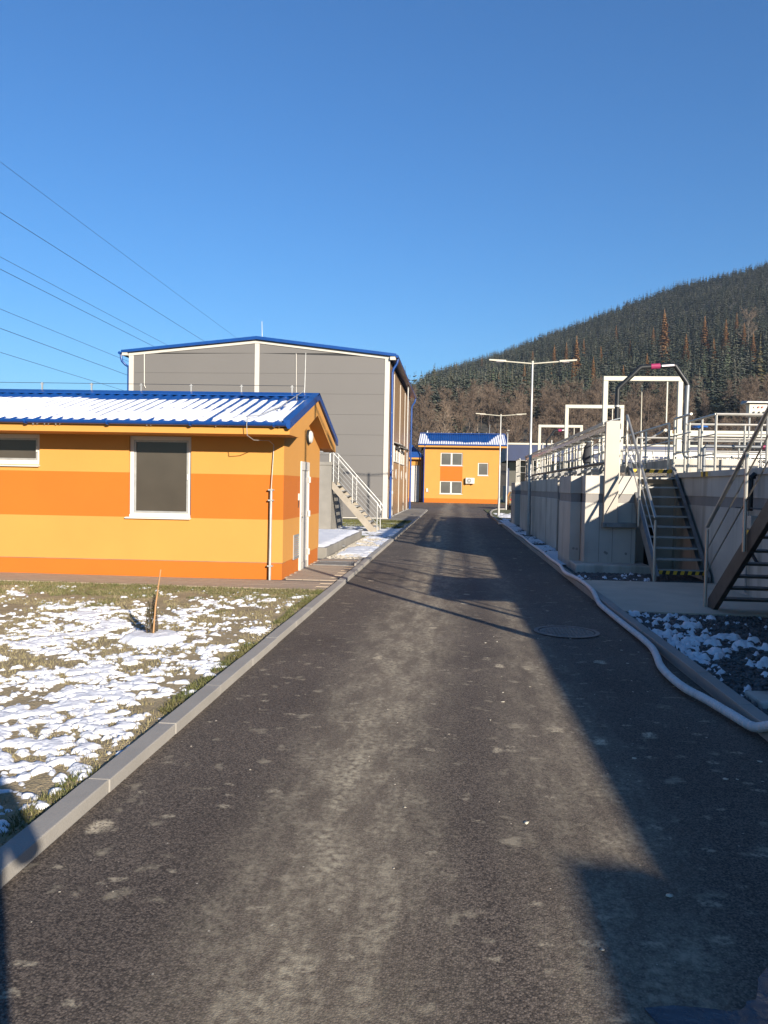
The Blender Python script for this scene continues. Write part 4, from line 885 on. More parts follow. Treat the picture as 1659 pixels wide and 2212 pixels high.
for i, (x, y, h, lab) in enumerate(((4.15, 37.2, 3.9, 'thin grey vent post left of the farthest gantry'), (4.6, 37.5, 4.05, 'slim steel vent post with a cross piece inside the farthest gantry'), (4.75, 36.9, 3.7, 'short pale vent post beside the distant pipe arch'))):
    T = thing('vent_post', (x, y, 2), lab, 'post', 'slim posts on the far tank'); tube('shaft', 'galv', T, [(x, y, 1.98), (x, y, h)], .035, 8); MB().box(x - .12, x + .12, y - .02, y + .02, h - .35, h - .31).build('cross_piece', 'galv', T)
JK = thing('jacket', (3.45, 20.4, 2.6), 'dark work jacket hanging on the walkway railing', 'jacket')
jm = MB(); jm.tube([(3.47, 20.4, 2.95), (3.46, 20.42, 2.8), (3.45, 20.42, 2.55), (3.45, 20.40, 2.40)], [.05, .12, .15, .13], 10); jm.tube([(3.46, 20.52, 2.84), (3.44, 20.62, 2.6), (3.44, 20.60, 2.42)], [.06, .055, .045], 8); jm.build('body', 'cloth_dark', JK, smooth=True)

# ---- concrete tank with stairs in front of the hall
CT = thing('low_tank', (-7, 28.5, 0), 'grey concrete block with a stair between the yellow house and the hall', 'tank'); box('wall', 'grey_concrete', CT, -12, -4.42, 27.5, 30.5, -.03, 2.42, .012); box('coping', 'grey_concrete', CT, -12.03, -4.39, 27.47, 30.53, 2.42, 2.54, .01)
def stairC():
    T = thing('access_stairs', (-2.8, 28, 0), 'narrow steel stairs with railing beside the grey hall', 'stairs')
    xa, xb, zb = -2.74, -4.40, 2.05
    for y in (27.55, 28.75):
        MB().prism_y([(xa, .04), (xa - .28, .04), (xb, zb - .48), (xb, zb - .18), (xa, .10)], y - .02, y + .02).build('stringer', 'beige_steel', T)
        up = Vector((0, 0, 1)); P0, P1 = Vector((xa, y - .03, .06)), Vector((xb, y - .03, zb - .18))
        for t in (0, .55, .97): p = P0.lerp(P1, t); tube('post', 'galv', T, [p, p + up * 1.02], .019, 8)
        tube('handrail', 'galv', T, [P0 + up * .95 + Vector((.16, 0, -.18)), P0 + up * 1.03, P1 + up * 1.03], .019, 8)
        for o in (.28, .46, .64, .82): tube('rail', 'galv', T, [P0 + up * o, P1 + up * o], .009, 5)
        tube('rail', 'galv', T, [P1 + up * 1.03, P1 + Vector((-.5, 0, 1.03))], .022, 6)
    for i in range(9):
        t = (i + 1) / 10; x = xa + (xb - xa) * t; z = .04 + (zb - .2) * t; box('tread', 'galv', T, x - .11, x + .11, 27.57, 28.73, z - .03, z)
stairC()
railing('tank_railing', 'steel railing on top of the low concrete block beside the yellow house', [(-4.5, 27.6), (-7.5, 27.6)], 2.54, 1.0, (.3, .6), 1.0, group='railing on the low tank')
# snowy pad behind the yellow house
PD = thing('concrete_pad', (-5, 21, 0), 'raised concrete pad covered with snow behind the yellow house', 'pad'); box('slab', 'grey_concrete', PD, -9.0, -2.93, 17.7, 24.6, -.04, .24, .012); tube('drain_stub', 'dull_steel', PD, [(-2.94, 20.3, .08), (-2.86, 20.3, .075)], .045, 10)
ps = grid('pad_snow', 'snow', -8.9, -2.98, 17.78, 24.5, .06, lambda X, Y: .238 + .055 * np.clip(6 * np.minimum(np.minimum(-3.0 - X, Y - 17.8), 24.5 - Y) + .9 * (fbm(X * 2.2, Y * 2.2, 4, 31) - .42), -.3, 1) * (.75 + .5 * fbm(X * 4, Y * 4, 3, 33))); tag(ps, 'smooth sheet of snow on the concrete pad', 'snow', kind='stuff')
# drain grate by the house corner
GT = thing('foot_grate', (-2.45, 16.0, .05), 'ribbed metal foot grate set in the paving at the house corner', 'grate')
for y in (15.62, 16.36): box('frame', 'dull_steel', GT, -2.86, -2.06, y - .015, y + .015, .04, .068)
for x in np.arange(-2.85, -2.05, .05): box('bar', 'dull_steel', GT, x - .008, x + .008, 15.63, 16.35, .045, .066)
DC = thing('drain_cover', (-2.05, 16.2, .06), 'small grey drain cover block beside the foot grate', 'cover'); box('block', 'tank_concrete', DC, -2.02, -1.985 + .0, 15.7, 16.5, .0, .10, .01)

# ---- street lamps
def lamp():
    T = thing('street_lamp', (2.67, 27.73, 0.02), 'tall white double armed street lamp beside the concrete tank', 'street lamp', 'double armed street lamps along the right kerb')
    x, y = 2.67, 27.73
    tube('pole', 'galv', T, [(x, y, -.02), (x, y, 1.10), (x, y, 1.12), (x, y, 3.10), (x, y, 3.14), (x, y, 6.17)], [.078, .078, .060, .057, .043, .036], 14)
    box('access_door', 'galv', T, x - .035, x + .035, y - .082, y - .070, .45, .80)
    for s_ in (-1, 1):
        A = tube('arm', 'white_paint', T, [(x + s_ * .03, y, 6.13), (x + s_ * .95, y, 6.205)], .024, 8)
        MB().hexa([(x + s_ * .93 - .0, y - .06, 6.18), (x + s_ * 1.53, y - .09, 6.225), (x + s_ * 1.53, y + .09, 6.225), (x + s_ * .93, y + .06, 6.18)] if s_ > 0 else [(x - 1.53, y - .09, 6.225), (x - .93, y - .06, 6.18), (x - .93, y + .06, 6.18), (x - 1.53, y + .09, 6.225)],
                  [(x + .93, y - .06, 6.25), (x + 1.53, y - .09, 6.275), (x + 1.53, y + .09, 6.275), (x + .93, y + .06, 6.25)] if s_ > 0 else [(x - 1.53, y - .09, 6.275), (x - .93, y - .06, 6.25), (x - .93, y + .06, 6.25), (x - 1.53, y + .09, 6.275)]).build('lamp_head', 'white_paint', T, bevel=.008)
        box('lamp_window', 'label_white', T, x + s_ * 1.15 - .12, x + s_ * 1.15 + .12, y - .05, y + .05, 6.183, 6.19)
    MB().disc((x, y, 6.17), (0, 0, 1), .045, .05, 12).build('cap', 'white_paint', T)
    return T
l1 = lamp()
copy_tree(l1, loc=(2.75, 47.6, .02), label='middle distance double armed street lamp in front of the far yellow house')
copy_tree(l1, loc=(4.19, 62.5, 0.02), rz=R(88), label='farthest street lamp with its arms end on, right of the far house')
copy_tree(l1, loc=(2.60, 6.30, .03), label='street lamp at the right picture edge, only its foot in sight')
ft = thing('lamp_footing', (2.6, 6.3, .03), 'concrete foot block of the lamp at the right picture edge', 'footing'); box('block', 'tank_concrete', ft, 2.40, 2.80, 6.12, 6.5, .0, .085, .02)

# ---- overhead wires
wl = ['uppermost thin overhead wire crossing the blue sky', 'second overhead wire from the top in the blue sky', 'third overhead wire from the top, close above its neighbour', 'fourth overhead wire from the top, close below its neighbour', 'fifth overhead wire from the top, above the hall corner', 'sixth overhead wire from the top, ending behind the hall', 'lowest overhead wire above the yellow house']
for lab, X, z, r in zip(wl, (-28, -25, -31, -25, -31, -25, -31), (22.1, 17.1, 17.65, 13.9, 14.0, 10.55, 10.95), (.012, .016, .016, .016, .016, .016, .016)):
    pts = []
    for i in range(33):
        y = -20 + 260 * i / 32; t = i / 32; pts.append((X - .025 * y, y, z + 1.1 * ((2 * t - .62) ** 2) - .25))
    o = tube('overhead_wire', 'wire_dark', None, pts, r, 5); tag(o, lab, 'wire', 'overhead power wires')

# ---- blue canopy building, car at the far right
OB = thing('canopy_building', (12, 96, 0), 'long low building with navy blue fascia behind the tank', 'building')
box('fascia', 'navy_metal', OB, 6.0, 30, 92, 102, 5.0, 6.9); MB().box(5.95, 30.05, 91.95, 92.0, 6.9, 7.1).build('roof_edge', 'white_paint', OB); box('wall', 'dull_steel', OB, 6.4, 30, 95, 102, 0, 2.0)
for x in np.arange(6.3, 29, 2.3): box('column', 'navy_metal', OB, x, x + .3, 94.4, 94.7, 0, 5.0)
box('glazing', 'dark_glass', OB, 6.4, 30, 95.2, 95.25, 2.0, 5.0)
def car():
    T = thing('parked_car', (5.1, 63.5, 0), 'beige car half hidden behind the end of the concrete tank', 'car')
    L, W = 4.1, 1.72; x0 = 4.42; y0 = 62.6
    prof = [(0, .32), (0, .78), (.15, .92), (.62, 1.02), (1.15, 1.42), (2.5, 1.46), (3.2, 1.05), (3.95, .86), (4.1, .60), (4.08, .32)]
    b = MB(); n = len(prof); ins = [0, 0, .03, .06, .20, .20, .08, .05, .03, 0]
    V = [(x0 + i_, y0 + p, z) for (p, z), i_ in zip(prof, ins)] + [(x0 + W - i_, y0 + p, z) for (p, z), i_ in zip(prof, ins)]
    b.add(V, [tuple(range(n)), tuple(range(2 * n - 1, n - 1, -1))] + [((i + 1) % n, i, i + n, (i + 1) % n + n) for i in range(n)]); body = b.build('body', 'car_paint', T, bevel=.04)
    MB().add([(x0 + .13, y0 + .64, 1.06), (x0 + W - .13, y0 + .64, 1.06), (x0 + W - .24, y0 + 1.08, 1.38), (x0 + .24, y0 + 1.08, 1.38)], [(0, 1, 2, 3)]).build('rear_window', 'dark_glass', T)
    MB().add([(x0 + .045, y0 + 1.0, 1.06), (x0 + .17, y0 + 1.28, 1.37), (x0 + .17, y0 + 2.45, 1.40), (x0 + .06, y0 + 2.9, 1.08)], [(0, 1, 2, 3)]).build('side_window', 'dark_glass', T)
    for x in (x0 + .10, x0 + W - .32): box('tail_lamp', 'tail_lamp', T, x, x + .22, y0 - .02, y0 + .02, .72, .88, .01)
    box('bumper', 'rubber_black', T, x0 + .02, x0 + W - .02, y0 - .05, y0 + .1, .32, .50, .03)
    for x in (x0 + .02, x0 + W - .22):
        for y in (y0 + .75, y0 + 3.3): wl_ = MB().disc((x, y, .31), (1, 0, 0), .31, .20, 20).build('wheel', 'rubber_black', T); MB().disc((x - .005 if x < x0 + 1 else x + .2, y, .31), (1, 0, 0), .19, .008, 16).build('rim', 'galv', wl_)
car()

# ---- manhole cover
MH = thing('manhole_cover', (1.37, 9.27, 0), 'round cast manhole cover in the shaded right half of the road', 'manhole cover')
def ring(r0, r1, z, n=40):
    b = MB(); b.add([(1.37 + r * math.cos(2 * math.pi * i / n), 9.27 + r * math.sin(2 * math.pi * i / n), z) for r in (r0, r1) for i in range(n)], [(i, i + n, (i + 1) % n + n, (i + 1) % n) for i in range(n)]); return b
ring(.335, .385, .012).build('ring', 'cast_iron', MH)
MB().disc((1.37, 9.27, -.01), (0, 0, 1), .318, .018, 40).build('lid', 'cast_iron', MH); ring(.315, .338, .004).build('gap', 'rubber_black', MH)
st = MB()
for i in range(-6, 7):
    for j in range(-6, 7):
        x, y = i * .045, j * .045
        if x * x + y * y < .28 ** 2: st.box(1.37 + x - .013, 1.37 + x + .013, 9.27 + y - .013, 9.27 + y + .013, .008, .013)
st.build('studs', 'cast_iron', MH)

# ---- corrugated hose lying along the kerb
HP = [(2.62, 4.3), (2.42, 4.8), (2.17, 5.36), (2.08, 5.9), (2.03, 6.25), (1.96, 6.62), (1.95, 7.07), (1.98, 7.45), (2.05, 7.85), (2.11, 8.29), (2.125, 8.84), (2.12, 9.63), (2.12, 10.6), (2.13, 11.3), (2.17, 12.1), (2.2, 13.1), (2.17, 14.1), (2.15, 15.05), (2.2, 16.05), (2.19, 17.6), (2.22, 19.6), (2.2, 22), (2.25, 25), (2.18, 27), (2.2, 28.6), (2.22, 32), (2.12, 36)]
def spline(P, n):
    P = [P[0]] + P + [P[-1]]; out = []
    for i in range(1, len(P) - 2):
        p0, p1, p2, p3 = (np.array(q) for q in P[i - 1:i + 3])
        for k in range(n):
            t = k / n; out.append(.5 * ((2 * p1) + (-p0 + p2) * t + (2 * p0 - 5 * p1 + 4 * p2 - p3) * t * t + (-p0 + 3 * p1 - 3 * p2 + p3) * t ** 3))
    out.append(np.array(P[-2])); return out
def hose():
    raw = np.array(spline(HP, 20)); d = np.r_[0, np.cumsum(np.hypot(*np.diff(raw, axis=0).T))]
    Ls = np.concatenate([np.arange(0, 8, .0085), np.arange(8, d[-1], .05)]); x = np.interp(Ls, d, raw[:, 0]); y = np.interp(Ls, d, raw[:, 1])
    z = np.where(x > 2.13, np.where(x > 2.17, .145, .145 - (2.17 - x) / .04 * .09), .055); k = np.ones(25) / 25; zs = np.convolve(np.pad(z, 12, mode='edge'), k, 'valid')
    rad = np.where(Ls < 8, .0318 + .0036 * np.sign(np.sin(2 * math.pi * Ls / .034)), .0325)
    T = thing('suction_hose', (2.0, 8, .05), 'long pale corrugated hose snaking along the right kerb', 'hose')
    MB().tube([(a, b2, c) for a, b2, c in zip(x, y, zs)], list(rad), 12).build('tube', 'hose_plastic', T, smooth=False)
    MB().tube([(2.16, 35.4, .06), (2.12, 36.1, .06)], .06, 12).build('coupling', 'galv', T)
hose()

# ================================================================ FOREST
def conifer_arrays(h, r, whorls, fronds, seed, droop=.22, slim=.9, z0=.06):
    g = np.random.default_rng(seed); V = []; F = []
    for k in range(whorls):
        t = (k + g.uniform(-.25, .25)) / whorls; t = min(max(t, 0), .985); z = h * (z0 + (1 - z0) * t)
        Rr = r * ((1 - t) ** slim) * g.uniform(.78, 1.12) + .02 * h * (1 - t) * .3
        a0 = g.uniform(0, 6.28)
        for j in range(fronds):
            a = a0 + 2 * math.pi * (j + g.uniform(-.3, .3)) / fronds; L = Rr * g.uniform(.6, 1.15); wd = L * g.uniform(.30, .46); ca, sa = math.cos(a), math.sin(a)
            zi = z + .05 * h * (1 - t * .5); zt = z - droop * L * g.uniform(.5, 1.4); zm = (zi * .42 + zt * .58) + .03 * h * g.uniform(-.4, .6); m = .58 * L
            k0 = len(V); V += [(0, 0, zi), (ca * m - sa * wd, sa * m + ca * wd, zm), (ca * L, sa * L, zt), (ca * m + sa * wd, sa * m - ca * wd, zm)]; F.append((k0, k0 + 1, k0 + 2, k0 + 3))
    k0 = len(V); V += [(-.02 * r, 0, h * .93), (.02 * r, 0, h * .93), (.06 * r, 0, h * 1.03), (0, 0, h * 1.03)]; F.append((k0, k0 + 1, k0 + 2, k0 + 3))
    return np.array(V, np.float32), np.array(F, np.int32)
def fronds_tree(name, label, group, cat, h, r, wh, fr, seed, m, bark, droop=.22, slim=.9, z0=.06):
    T = thing(name, (0, 0, 0), label, cat, group)
    V, F = conifer_arrays(h, r, wh, fr, seed, droop, slim, z0); arrays('crown', m, T, V, F)
    MB().tube([(0, 0, -1.5), (0, 0, h * .5), (0, 0, h * .97)], [.016 * h, .010 * h, .001 * h], 6).build('trunk', bark, T)
    return T
def bare_tree(label, h, seed, m='twigs', bark='bark', spread=.30):
    g = np.random.default_rng(seed); T = thing('bare_tree', (0, 0, 0), label, 'tree', 'bare trees at the foot of the hill')
    lean = g.uniform(-.03, .03, 2); tr = MB(); tr.tube([(0, 0, -1.5), (lean[0] * h * .4, lean[1] * h * .4, h * .45), (lean[0] * h, lean[1] * h, h * .93)], [.016 * h, .010 * h, .003 * h], 6)
    V = []; F = []
    def sliver(p, q, w_):
        d = q - p; s = np.cross(d, g.normal(size=3)); s = s / (np.linalg.norm(s) + 1e-6) * w_; k = len(V); V.extend([p - s, p + s, q]); F.append((k, k + 1, k + 2))
    for i in range(30):
        t = g.uniform(.22, .95); b0 = np.array([lean[0] * h * t, lean[1] * h * t, h * t]); a = g.uniform(0, 6.28); L = h * spread * (1.15 - t * .75) * g.uniform(.6, 1.1); up = g.uniform(.7, 1.5)
        d = np.array([math.cos(a), math.sin(a), up]); d /= np.linalg.norm(d); b1 = b0 + d * L
        tr.tube([tuple(b0), tuple((b0 + b1) / 2 + g.normal(size=3) * .03 * L), tuple(b1)], [.0045 * h, .003 * h, .001 * h], 4, caps=False)
        for k in range(16):
            u = g.uniform(.2, 1); p = b0 + d * L * u; e = d + g.normal(size=3) * .55 + np.array([0, 0, .35]); e /= np.linalg.norm(e); l2 = h * g.uniform(.05, .12); q = p + e * l2; sliver(p, q, .0032 * h)
            for _ in range(2): v = g.uniform(.3, .9); p2 = p + e * l2 * v; e2 = e + g.normal(size=3) * .6; sliver(p2, p2 + e2 / np.linalg.norm(e2) * l2 * .7, .0024 * h)
    tr.build('trunk', bark, T); arrays('crown', m, T, np.array(V), np.array(F)); return T
def sector(n, y0, y1, k0=-.075, k1=.50, g=rng, p=.5):
    Y = y0 + (y1 - y0) * g.uniform(0, 1, n) ** p; K = g.uniform(k0, k1, n); return K * Y, Y
def forest():
    # the far mass of conifers: one object
    step = 5.3; xs = np.arange(-110, 560, step); ys = np.arange(250, 1080, step); X, Y = np.meshgrid(xs, ys); X = X.ravel() + rng.uniform(-2.6, 2.6, X.size); Y = Y.ravel() + rng.uniform(-2.6, 2.6, Y.size)
    k = X / Y; low = 300 + 60 * (fbm(X / 60, Y / 60, 3, 17) - .5) + 55 * np.clip(.12 - k, 0, 1) * 0
    keep = (k > -.085) & (k < .50) & (Y > low) & ((Y < 560) | (rng.uniform(0, 1, X.size) < .72)); X, Y = X[keep], Y[keep]
    Z = hill_z(X, Y); n = len(X)
    h = rng.uniform(8, 17, n) * np.clip(1.1 - (Y - 300) / 2200, .7, 1.1); vr = [conifer_arrays(1, .235 + .04 * (i % 3), 7 + i % 2, 6, 50 + i, slim=.72) for i in range(8)]
    vi = rng.integers(0, 8, n); up = np.clip((Y - 420) / 380, 0, 1); q = rng.uniform(0, 1, n) + .25 * (fbm(X / 40, Y / 40, 3, 77) - .5)
    mi = np.where(q < .50 - .32 * up, 0, np.where(q < .9 - .22 * (1 - up), 1, 2)); a = rng.uniform(0, 6.28, n); wd = h * rng.uniform(.85, 1.25, n)
    Vs, Fs, Ms = [], [], []; off = 0
    for v in range(8):
        s = np.where(vi == v)[0]; bv, bf = vr[v]; ca, sa = np.cos(a[s])[:, None], np.sin(a[s])[:, None]
        x = (bv[None, :, 0] * ca - bv[None, :, 1] * sa) * wd[s][:, None] + X[s][:, None]; y = (bv[None, :, 0] * sa + bv[None, :, 1] * ca) * wd[s][:, None] + Y[s][:, None]; z = bv[None, :, 2] * h[s][:, None] + Z[s][:, None] - .5
        Vs.append(np.stack([x, y, z], 2).reshape(-1, 3)); nb = len(bv); Fs.append((bf[None] + (np.arange(len(s)) * nb)[:, None, None]).reshape(-1, 4) + off); off += nb * len(s); Ms.append(np.repeat(mi[s], len(bf)))
    o = arrays('conifer_forest', None, None, np.concatenate(Vs), np.concatenate(Fs), mats=['conifer_dark', 'conifer_olive', 'conifer_frost'], midx=np.concatenate(Ms))
    tag(o, 'dense conifer forest covering the hillside', 'forest', kind='stuff')
    def put(P, x, y, s, rz=None, first=[], label=None):
        z = float(hill_z(np.array([x]), np.array([y]))[0]); args = dict(loc=(x, y, z - .3), rz=random.uniform(0, 6.28), sc=(s * random.uniform(.9, 1.1), s * random.uniform(.9, 1.1), s), label=label)
        if P.get('used'):
            del_ = copy_tree(P, **args)
        else:
            P.location = args['loc']; P.rotation_euler = (0, 0, args['rz']); P.scale = args['sc']; P['used'] = 1
            if label: P['label'] = label
    con = [fronds_tree('conifer_tree', 'dark conifer at the lower edge of the hillside forest', 'conifers at the lower forest edge', 'tree', 1, .17, 15, 9, 200 + i, m, 'bark') for i, m in enumerate(['conifer_dark', 'conifer_green', 'conifer_frost', 'conifer_olive'])]
    lar = [fronds_tree('larch_tree', 'rust orange larch standing among dark conifers on the hill', 'orange larches on the hill', 'tree', 1, .165, 30, 10, 300 + i, 'larch_needles', 'bark', droop=-.05, slim=.7, z0=.08) for i in range(3)]
    X, Y = sector(95, 285, 400, -.07, .47)
    for x, y in zip(X, Y): put(random.choice(con), x, y, random.uniform(14, 23))
    # ray down the hill for a place seen at a given picture position
    def hit(px, py):
        dx, dy = px - 829.5, py - 1106; c, s = math.cos(ROLL), math.sin(ROLL); a_, b_ = dx * c + dy * s, -dx * s + dy * c
        d = (Matrix.Rotation(YAW, 3, 'Z') @ Matrix.Rotation(math.pi / 2 - PITCH, 3, 'X')) @ Vector((a_, -b_, -1661)); 
        t = np.linspace(150, 1100, 1900) / d.y; z = CAM_H + t * d.z; hz = hill_z(d.x * t, d.y * t); i = np.argmax(hz >= z); i = i if hz[i] >= z[i] else 900
        return d.x * t[i], d.y * t[i]
    for px, py, hp in ((1432, 792, 92), (1243, 838, 86), (1196, 812, 55), (1297, 800, 42), (1076, 852, 38), (1566, 770, 62), (1520, 772, 66), (1237, 862, 70), (1132, 850, 50), (1280, 850, 62), (1396, 830, 52), (1222, 806, 50), (1190, 842, 40), (1345, 850, 50), (1410, 760, 40), (1606, 760, 48), (985, 812, 22), (1040, 800, 24), (1260, 780, 40), (1330, 745, 34), (1480, 800, 60), (1540, 800, 52), (1625, 800, 60), (1360, 790, 44), (1150, 800, 34), (1590, 730, 40)):
        x, y = hit(px, py); put(random.choice(lar), x * .985, y * .985, hp * math.hypot(x, y) / 1661 * 1.25)
    gold = fronds_tree('spruce_tree', 'tall olive gold spruce at the right edge of the picture', 'single spruces by the foot of the hill', 'tree', 1, .19, 16, 9, 411, 'conifer_gold', 'bark')
    gs = [(1570, 838, 98, 'broad pale green spruce standing before the dark slope'), (1519, 845, 86, 'slim green spruce left of the broad pale one'), (1335, 850, 60, 'small grey green spruce above the brown thicket'), (1180, 890, 60, 'dark spruce left of the near lamp post')]
    x, y = hit(1638, 868); put(gold, x, y, 128 * math.hypot(x, y) / 1661)
    gr = fronds_tree('spruce_tree', '', 'single spruces by the foot of the hill', 'tree', 1, .17, 17, 9, 415, 'conifer_green', 'bark')
    for px, py, hp, lab in gs: x, y = hit(px, py); put(gr, x, y, hp * math.hypot(x, y) / 1661, label=lab)
    for px, py, hp, lab in ((985, 960, 105, 'dark spruce directly above the far yellow house'), (972, 960, 85, 'dark spruce left of its taller neighbour above the far house'), (1000, 958, 80, 'dark spruce right of its taller neighbour above the far house'), (925, 900, 60, 'dark spruce above the left end of the far house roof')):
        x, y = hit(px, py); put(con[0], x, y, hp * math.hypot(x, y) / 1661, label=lab)
    br = [bare_tree('bare brown tree in the thicket at the foot of the hill', 1, 500 + i, 'twigs', 'bark') for i in range(4)] + [bare_tree('bare brown tree in the thicket at the foot of the hill', 1, 520 + i, 'twigs_pale', 'bark_pale', .26) for i in range(1)]
    X, Y = sector(185, 172, 318, -.07, .49, p=.75)
    for x, y in zip(X, Y): put(random.choices(br, (5, 5, 5, 5, 3))[0], x, y, random.uniform(11, 17.5))
    x, y = hit(1615, 760); pt = bare_tree('pale bare tree with fine branches high on the dark slope', 1, 540, 'twigs_pale', 'bark_pale', .4); put(pt, x, y, 80 * math.hypot(x, y) / 1661)
    for t in list(scn.objects):
        if 'used' in t.keys(): del t['used']
forest()

# ================================================================ SNOW, GRASS AND STONES ON THE GROUND
def lawn_snow(X, Y):
    c = .38 * fbm(X * .75 + 3, Y * .75, 3, 41) + .62 * fbm(X * 2.8, Y * 2.8, 5, 43, .7)
    fine = fbm(X * 9, Y * 9, 3, 47, .75)
    thr = .525 + np.clip((Y - 9.2) * .07, -.015, 1) - .07 * np.clip((6.5 - Y) / 3, 0, 1) - .05 * np.clip(1 - np.abs(X + 2.9) / .8, 0, 1) * (Y < 9.5) + .06 * np.clip((X + 2.12) / .12, 0, 1) * 3
    k = np.hypot(X + 3.13, (Y - 7.82)); thr = np.where(k < .75, thr + .05, thr)
    v = (c - thr) * 1.05 + (fine - .5) * .80 + (fbm(X * 24, Y * 24, 2, 49) - .5) * .34
    return v
def snow_h(X, Y):
    v = lawn_snow(X, Y); return lawn_z(X, Y) - .014 + np.clip(v, -.05, .16) * .17 * (.75 + .5 * fbm(X * 5, Y * 5, 2, 51)) + np.where(v > 0, .009 * np.sqrt(np.clip(v, 0, .2) / .2), 0)
sn = grid('lawn_snow', 'snow', -8.4, -1.99, 2.6, 11.6, .016, snow_h, keep=lambda X, Y, Z: (lawn_snow(X, Y) > -.012) & (X > -.68 * Y - .5))
def thin_attr(o, f, lim):
    me = o.data; co = np.empty(len(me.vertices) * 3, np.float32); me.vertices.foreach_get('co', co); co = co.reshape(-1, 3)
    a = me.attributes.new('thin', 'FLOAT', 'POINT'); a.data.foreach_set('value', np.clip(1 - f(co[:, 0].astype(float), co[:, 1].astype(float)) / lim, 0, 1).astype(np.float32))
thin_attr(sn, lawn_snow, .16)
tag(sn, 'patchy lumpy snow melting on the brown lawn', 'snow', kind='stuff')
def disc_snow(X, Y):
    r = np.hypot(X + 3.13, (Y - 7.8)) + .05 * (fbm(X * 7, Y * 7, 3, 61) - .5); return .078 * np.clip((.345 - r) * 9, -.6, 1) + .02 * (fbm(X * 9, Y * 9, 3, 62) - .5)
sd = grid('mound_snow', 'snow', -3.6, -2.66, 7.35, 8.25, .02, lambda X, Y: .03 + disc_snow(X, Y), keep=lambda X, Y, Z: Z > .02); tag(sd, 'round patch of smooth snow about the staked shrub', 'snow', kind='stuff')
def gs_cov(X, Y):
    c = .45 * fbm(X * 2.0, Y * 2.0 + 5, 3, 71) + .55 * fbm(X * 8, Y * 8, 3, 73, .6); return (c - .70 - .12 * np.clip((X - 3.3) / .7, -.35, 1.2) - .04 * (Y < 6.6)) * 1.0 + (fbm(X * 15, Y * 15, 2, 75) - .5) * .42
g2 = grid('gravel_snow', 'snow', 2.33, 4.4, 5.0, 10.6, .02, lambda X, Y: .045 + np.clip(gs_cov(X, Y), -.05, .12) * .35 + np.where(gs_cov(X, Y) > 0, .012, 0), keep=lambda X, Y, Z: gs_cov(X, Y) > -.01); tag(g2, 'scraps of snow on the dark gravel before the stairs', 'snow', kind='stuff')
g3 = grid('gravel_snow', 'snow', 2.36, 3.65, 14.4, 15.6, .025, lambda X, Y: .045 + np.clip(gs_cov(X + 9, Y) + .13, -.05, .12) * .35 + np.where(gs_cov(X + 9, Y) + .13 > 0, .012, 0), keep=lambda X, Y, Z: gs_cov(X + 9, Y) + .13 > -.01); tag(g3, 'scraps of snow on the gravel before the concrete footing', 'snow', kind='stuff')
def vcov(X, Y): return .5 * fbm(X * 1.2, Y * .8, 3, 81) + .5 * fbm(X * 4, Y * 3, 4, 83, .6) - .49 + (fbm(X * 12, Y * 12, 2, 85) - .5) * .12
for nm, (x0, x1, y0, y1, b, lab) in {'a': (2.31, 2.80, 17, 40, .04, 'snow strip at the foot of the buttressed tank wall'), 'b': (-2.75, -2.0, 17.6, 25.4, .01, 'snow scraps on the gravel verge beside the pad'), 'c': (-9, -2.0, 25.6, 34.5, .02, 'frosty snow on the grass before the hall'), 'd': (2.6, 4.6, 40.5, 52, -.04, 'frosty snow on the grass beyond the tank')}.items():
    f = (lambda b: lambda X, Y: vcov(X, Y) + b)(b)
    o = grid('verge_snow', 'snow', x0, x1, y0, y1, .045 if nm != 'c' else .07, lambda X, Y: .034 + np.clip(f(X, Y), -.05, .1) * .28, keep=lambda X, Y, Z: f(X, Y) > -.01); tag(o, lab, 'snow', kind='stuff')
def blades(name, mname, n, region, hmin, hmax, zfun, keep, label, wdt=.004):
    x0, x1, y0, y1 = region; X = rng.uniform(x0, x1, n); Y = rng.uniform(y0, y1, n); k = keep(X, Y); X, Y = X[k], Y[k]; n = len(X); Z = zfun(X, Y); h = rng.uniform(hmin, hmax, n); a = rng.uniform(0, 6.28, n); ln = rng.uniform(.2, .9, n) * h; b = rng.uniform(0, 6.28, n)
    P = np.stack([X, Y, Z], 1); S = np.stack([np.cos(a), np.sin(a), 0 * a], 1) * wdt; T_ = np.stack([np.cos(b) * ln, np.sin(b) * ln, h], 1)
    V = np.stack([P - S, P + S, P + T_], 1).reshape(-1, 3); F = np.arange(3 * n).reshape(-1, 3); o = arrays(name, mname, None, V, F); tag(o, label, 'grass', kind='stuff')
blades('dry_grass', 'grass_dry', 90000, (-8.5, -2.0, 3, 11.9), .010, .04, lambda X, Y: lawn_z(X, Y) - .004, lambda X, Y: (lawn_snow(X, Y) < .14) & (fbm(X * 2, Y * 2, 3, 91) > .42), 'short dry grass showing through the snow on the lawn')
blades('green_grass', 'grass_green', 40000, (-9.8, -2.0, 9.6, 11.95), .018, .05, lambda X, Y: lawn_z(X, Y) - .004, lambda X, Y: (Y > 11.2 + 1.5 * (fbm(X * 1.5, Y * 0, 3, 93) - .6)) | (fbm(X * 3, Y * 3, 3, 95) > .6), 'strip of green grass along the paving before the yellow house')
blades('kerb_grass', 'grass_green', 9000, (-2.13, -1.975, 2.6, 12), .012, .045, lambda X, Y: lawn_z(X, Y) - .003, lambda X, Y: fbm(X * 3, Y * 2.2, 3, 97) > .47, 'tufts of grass growing along the left kerb')
blades('hall_grass', 'grass_green', 26000, (-8, -2.0, 30, 37), .03, .09, lambda X, Y: .03 + 0 * X, lambda X, Y: Y > 30.5, 'green grass strip before the grey hall', .012)
ICO = None
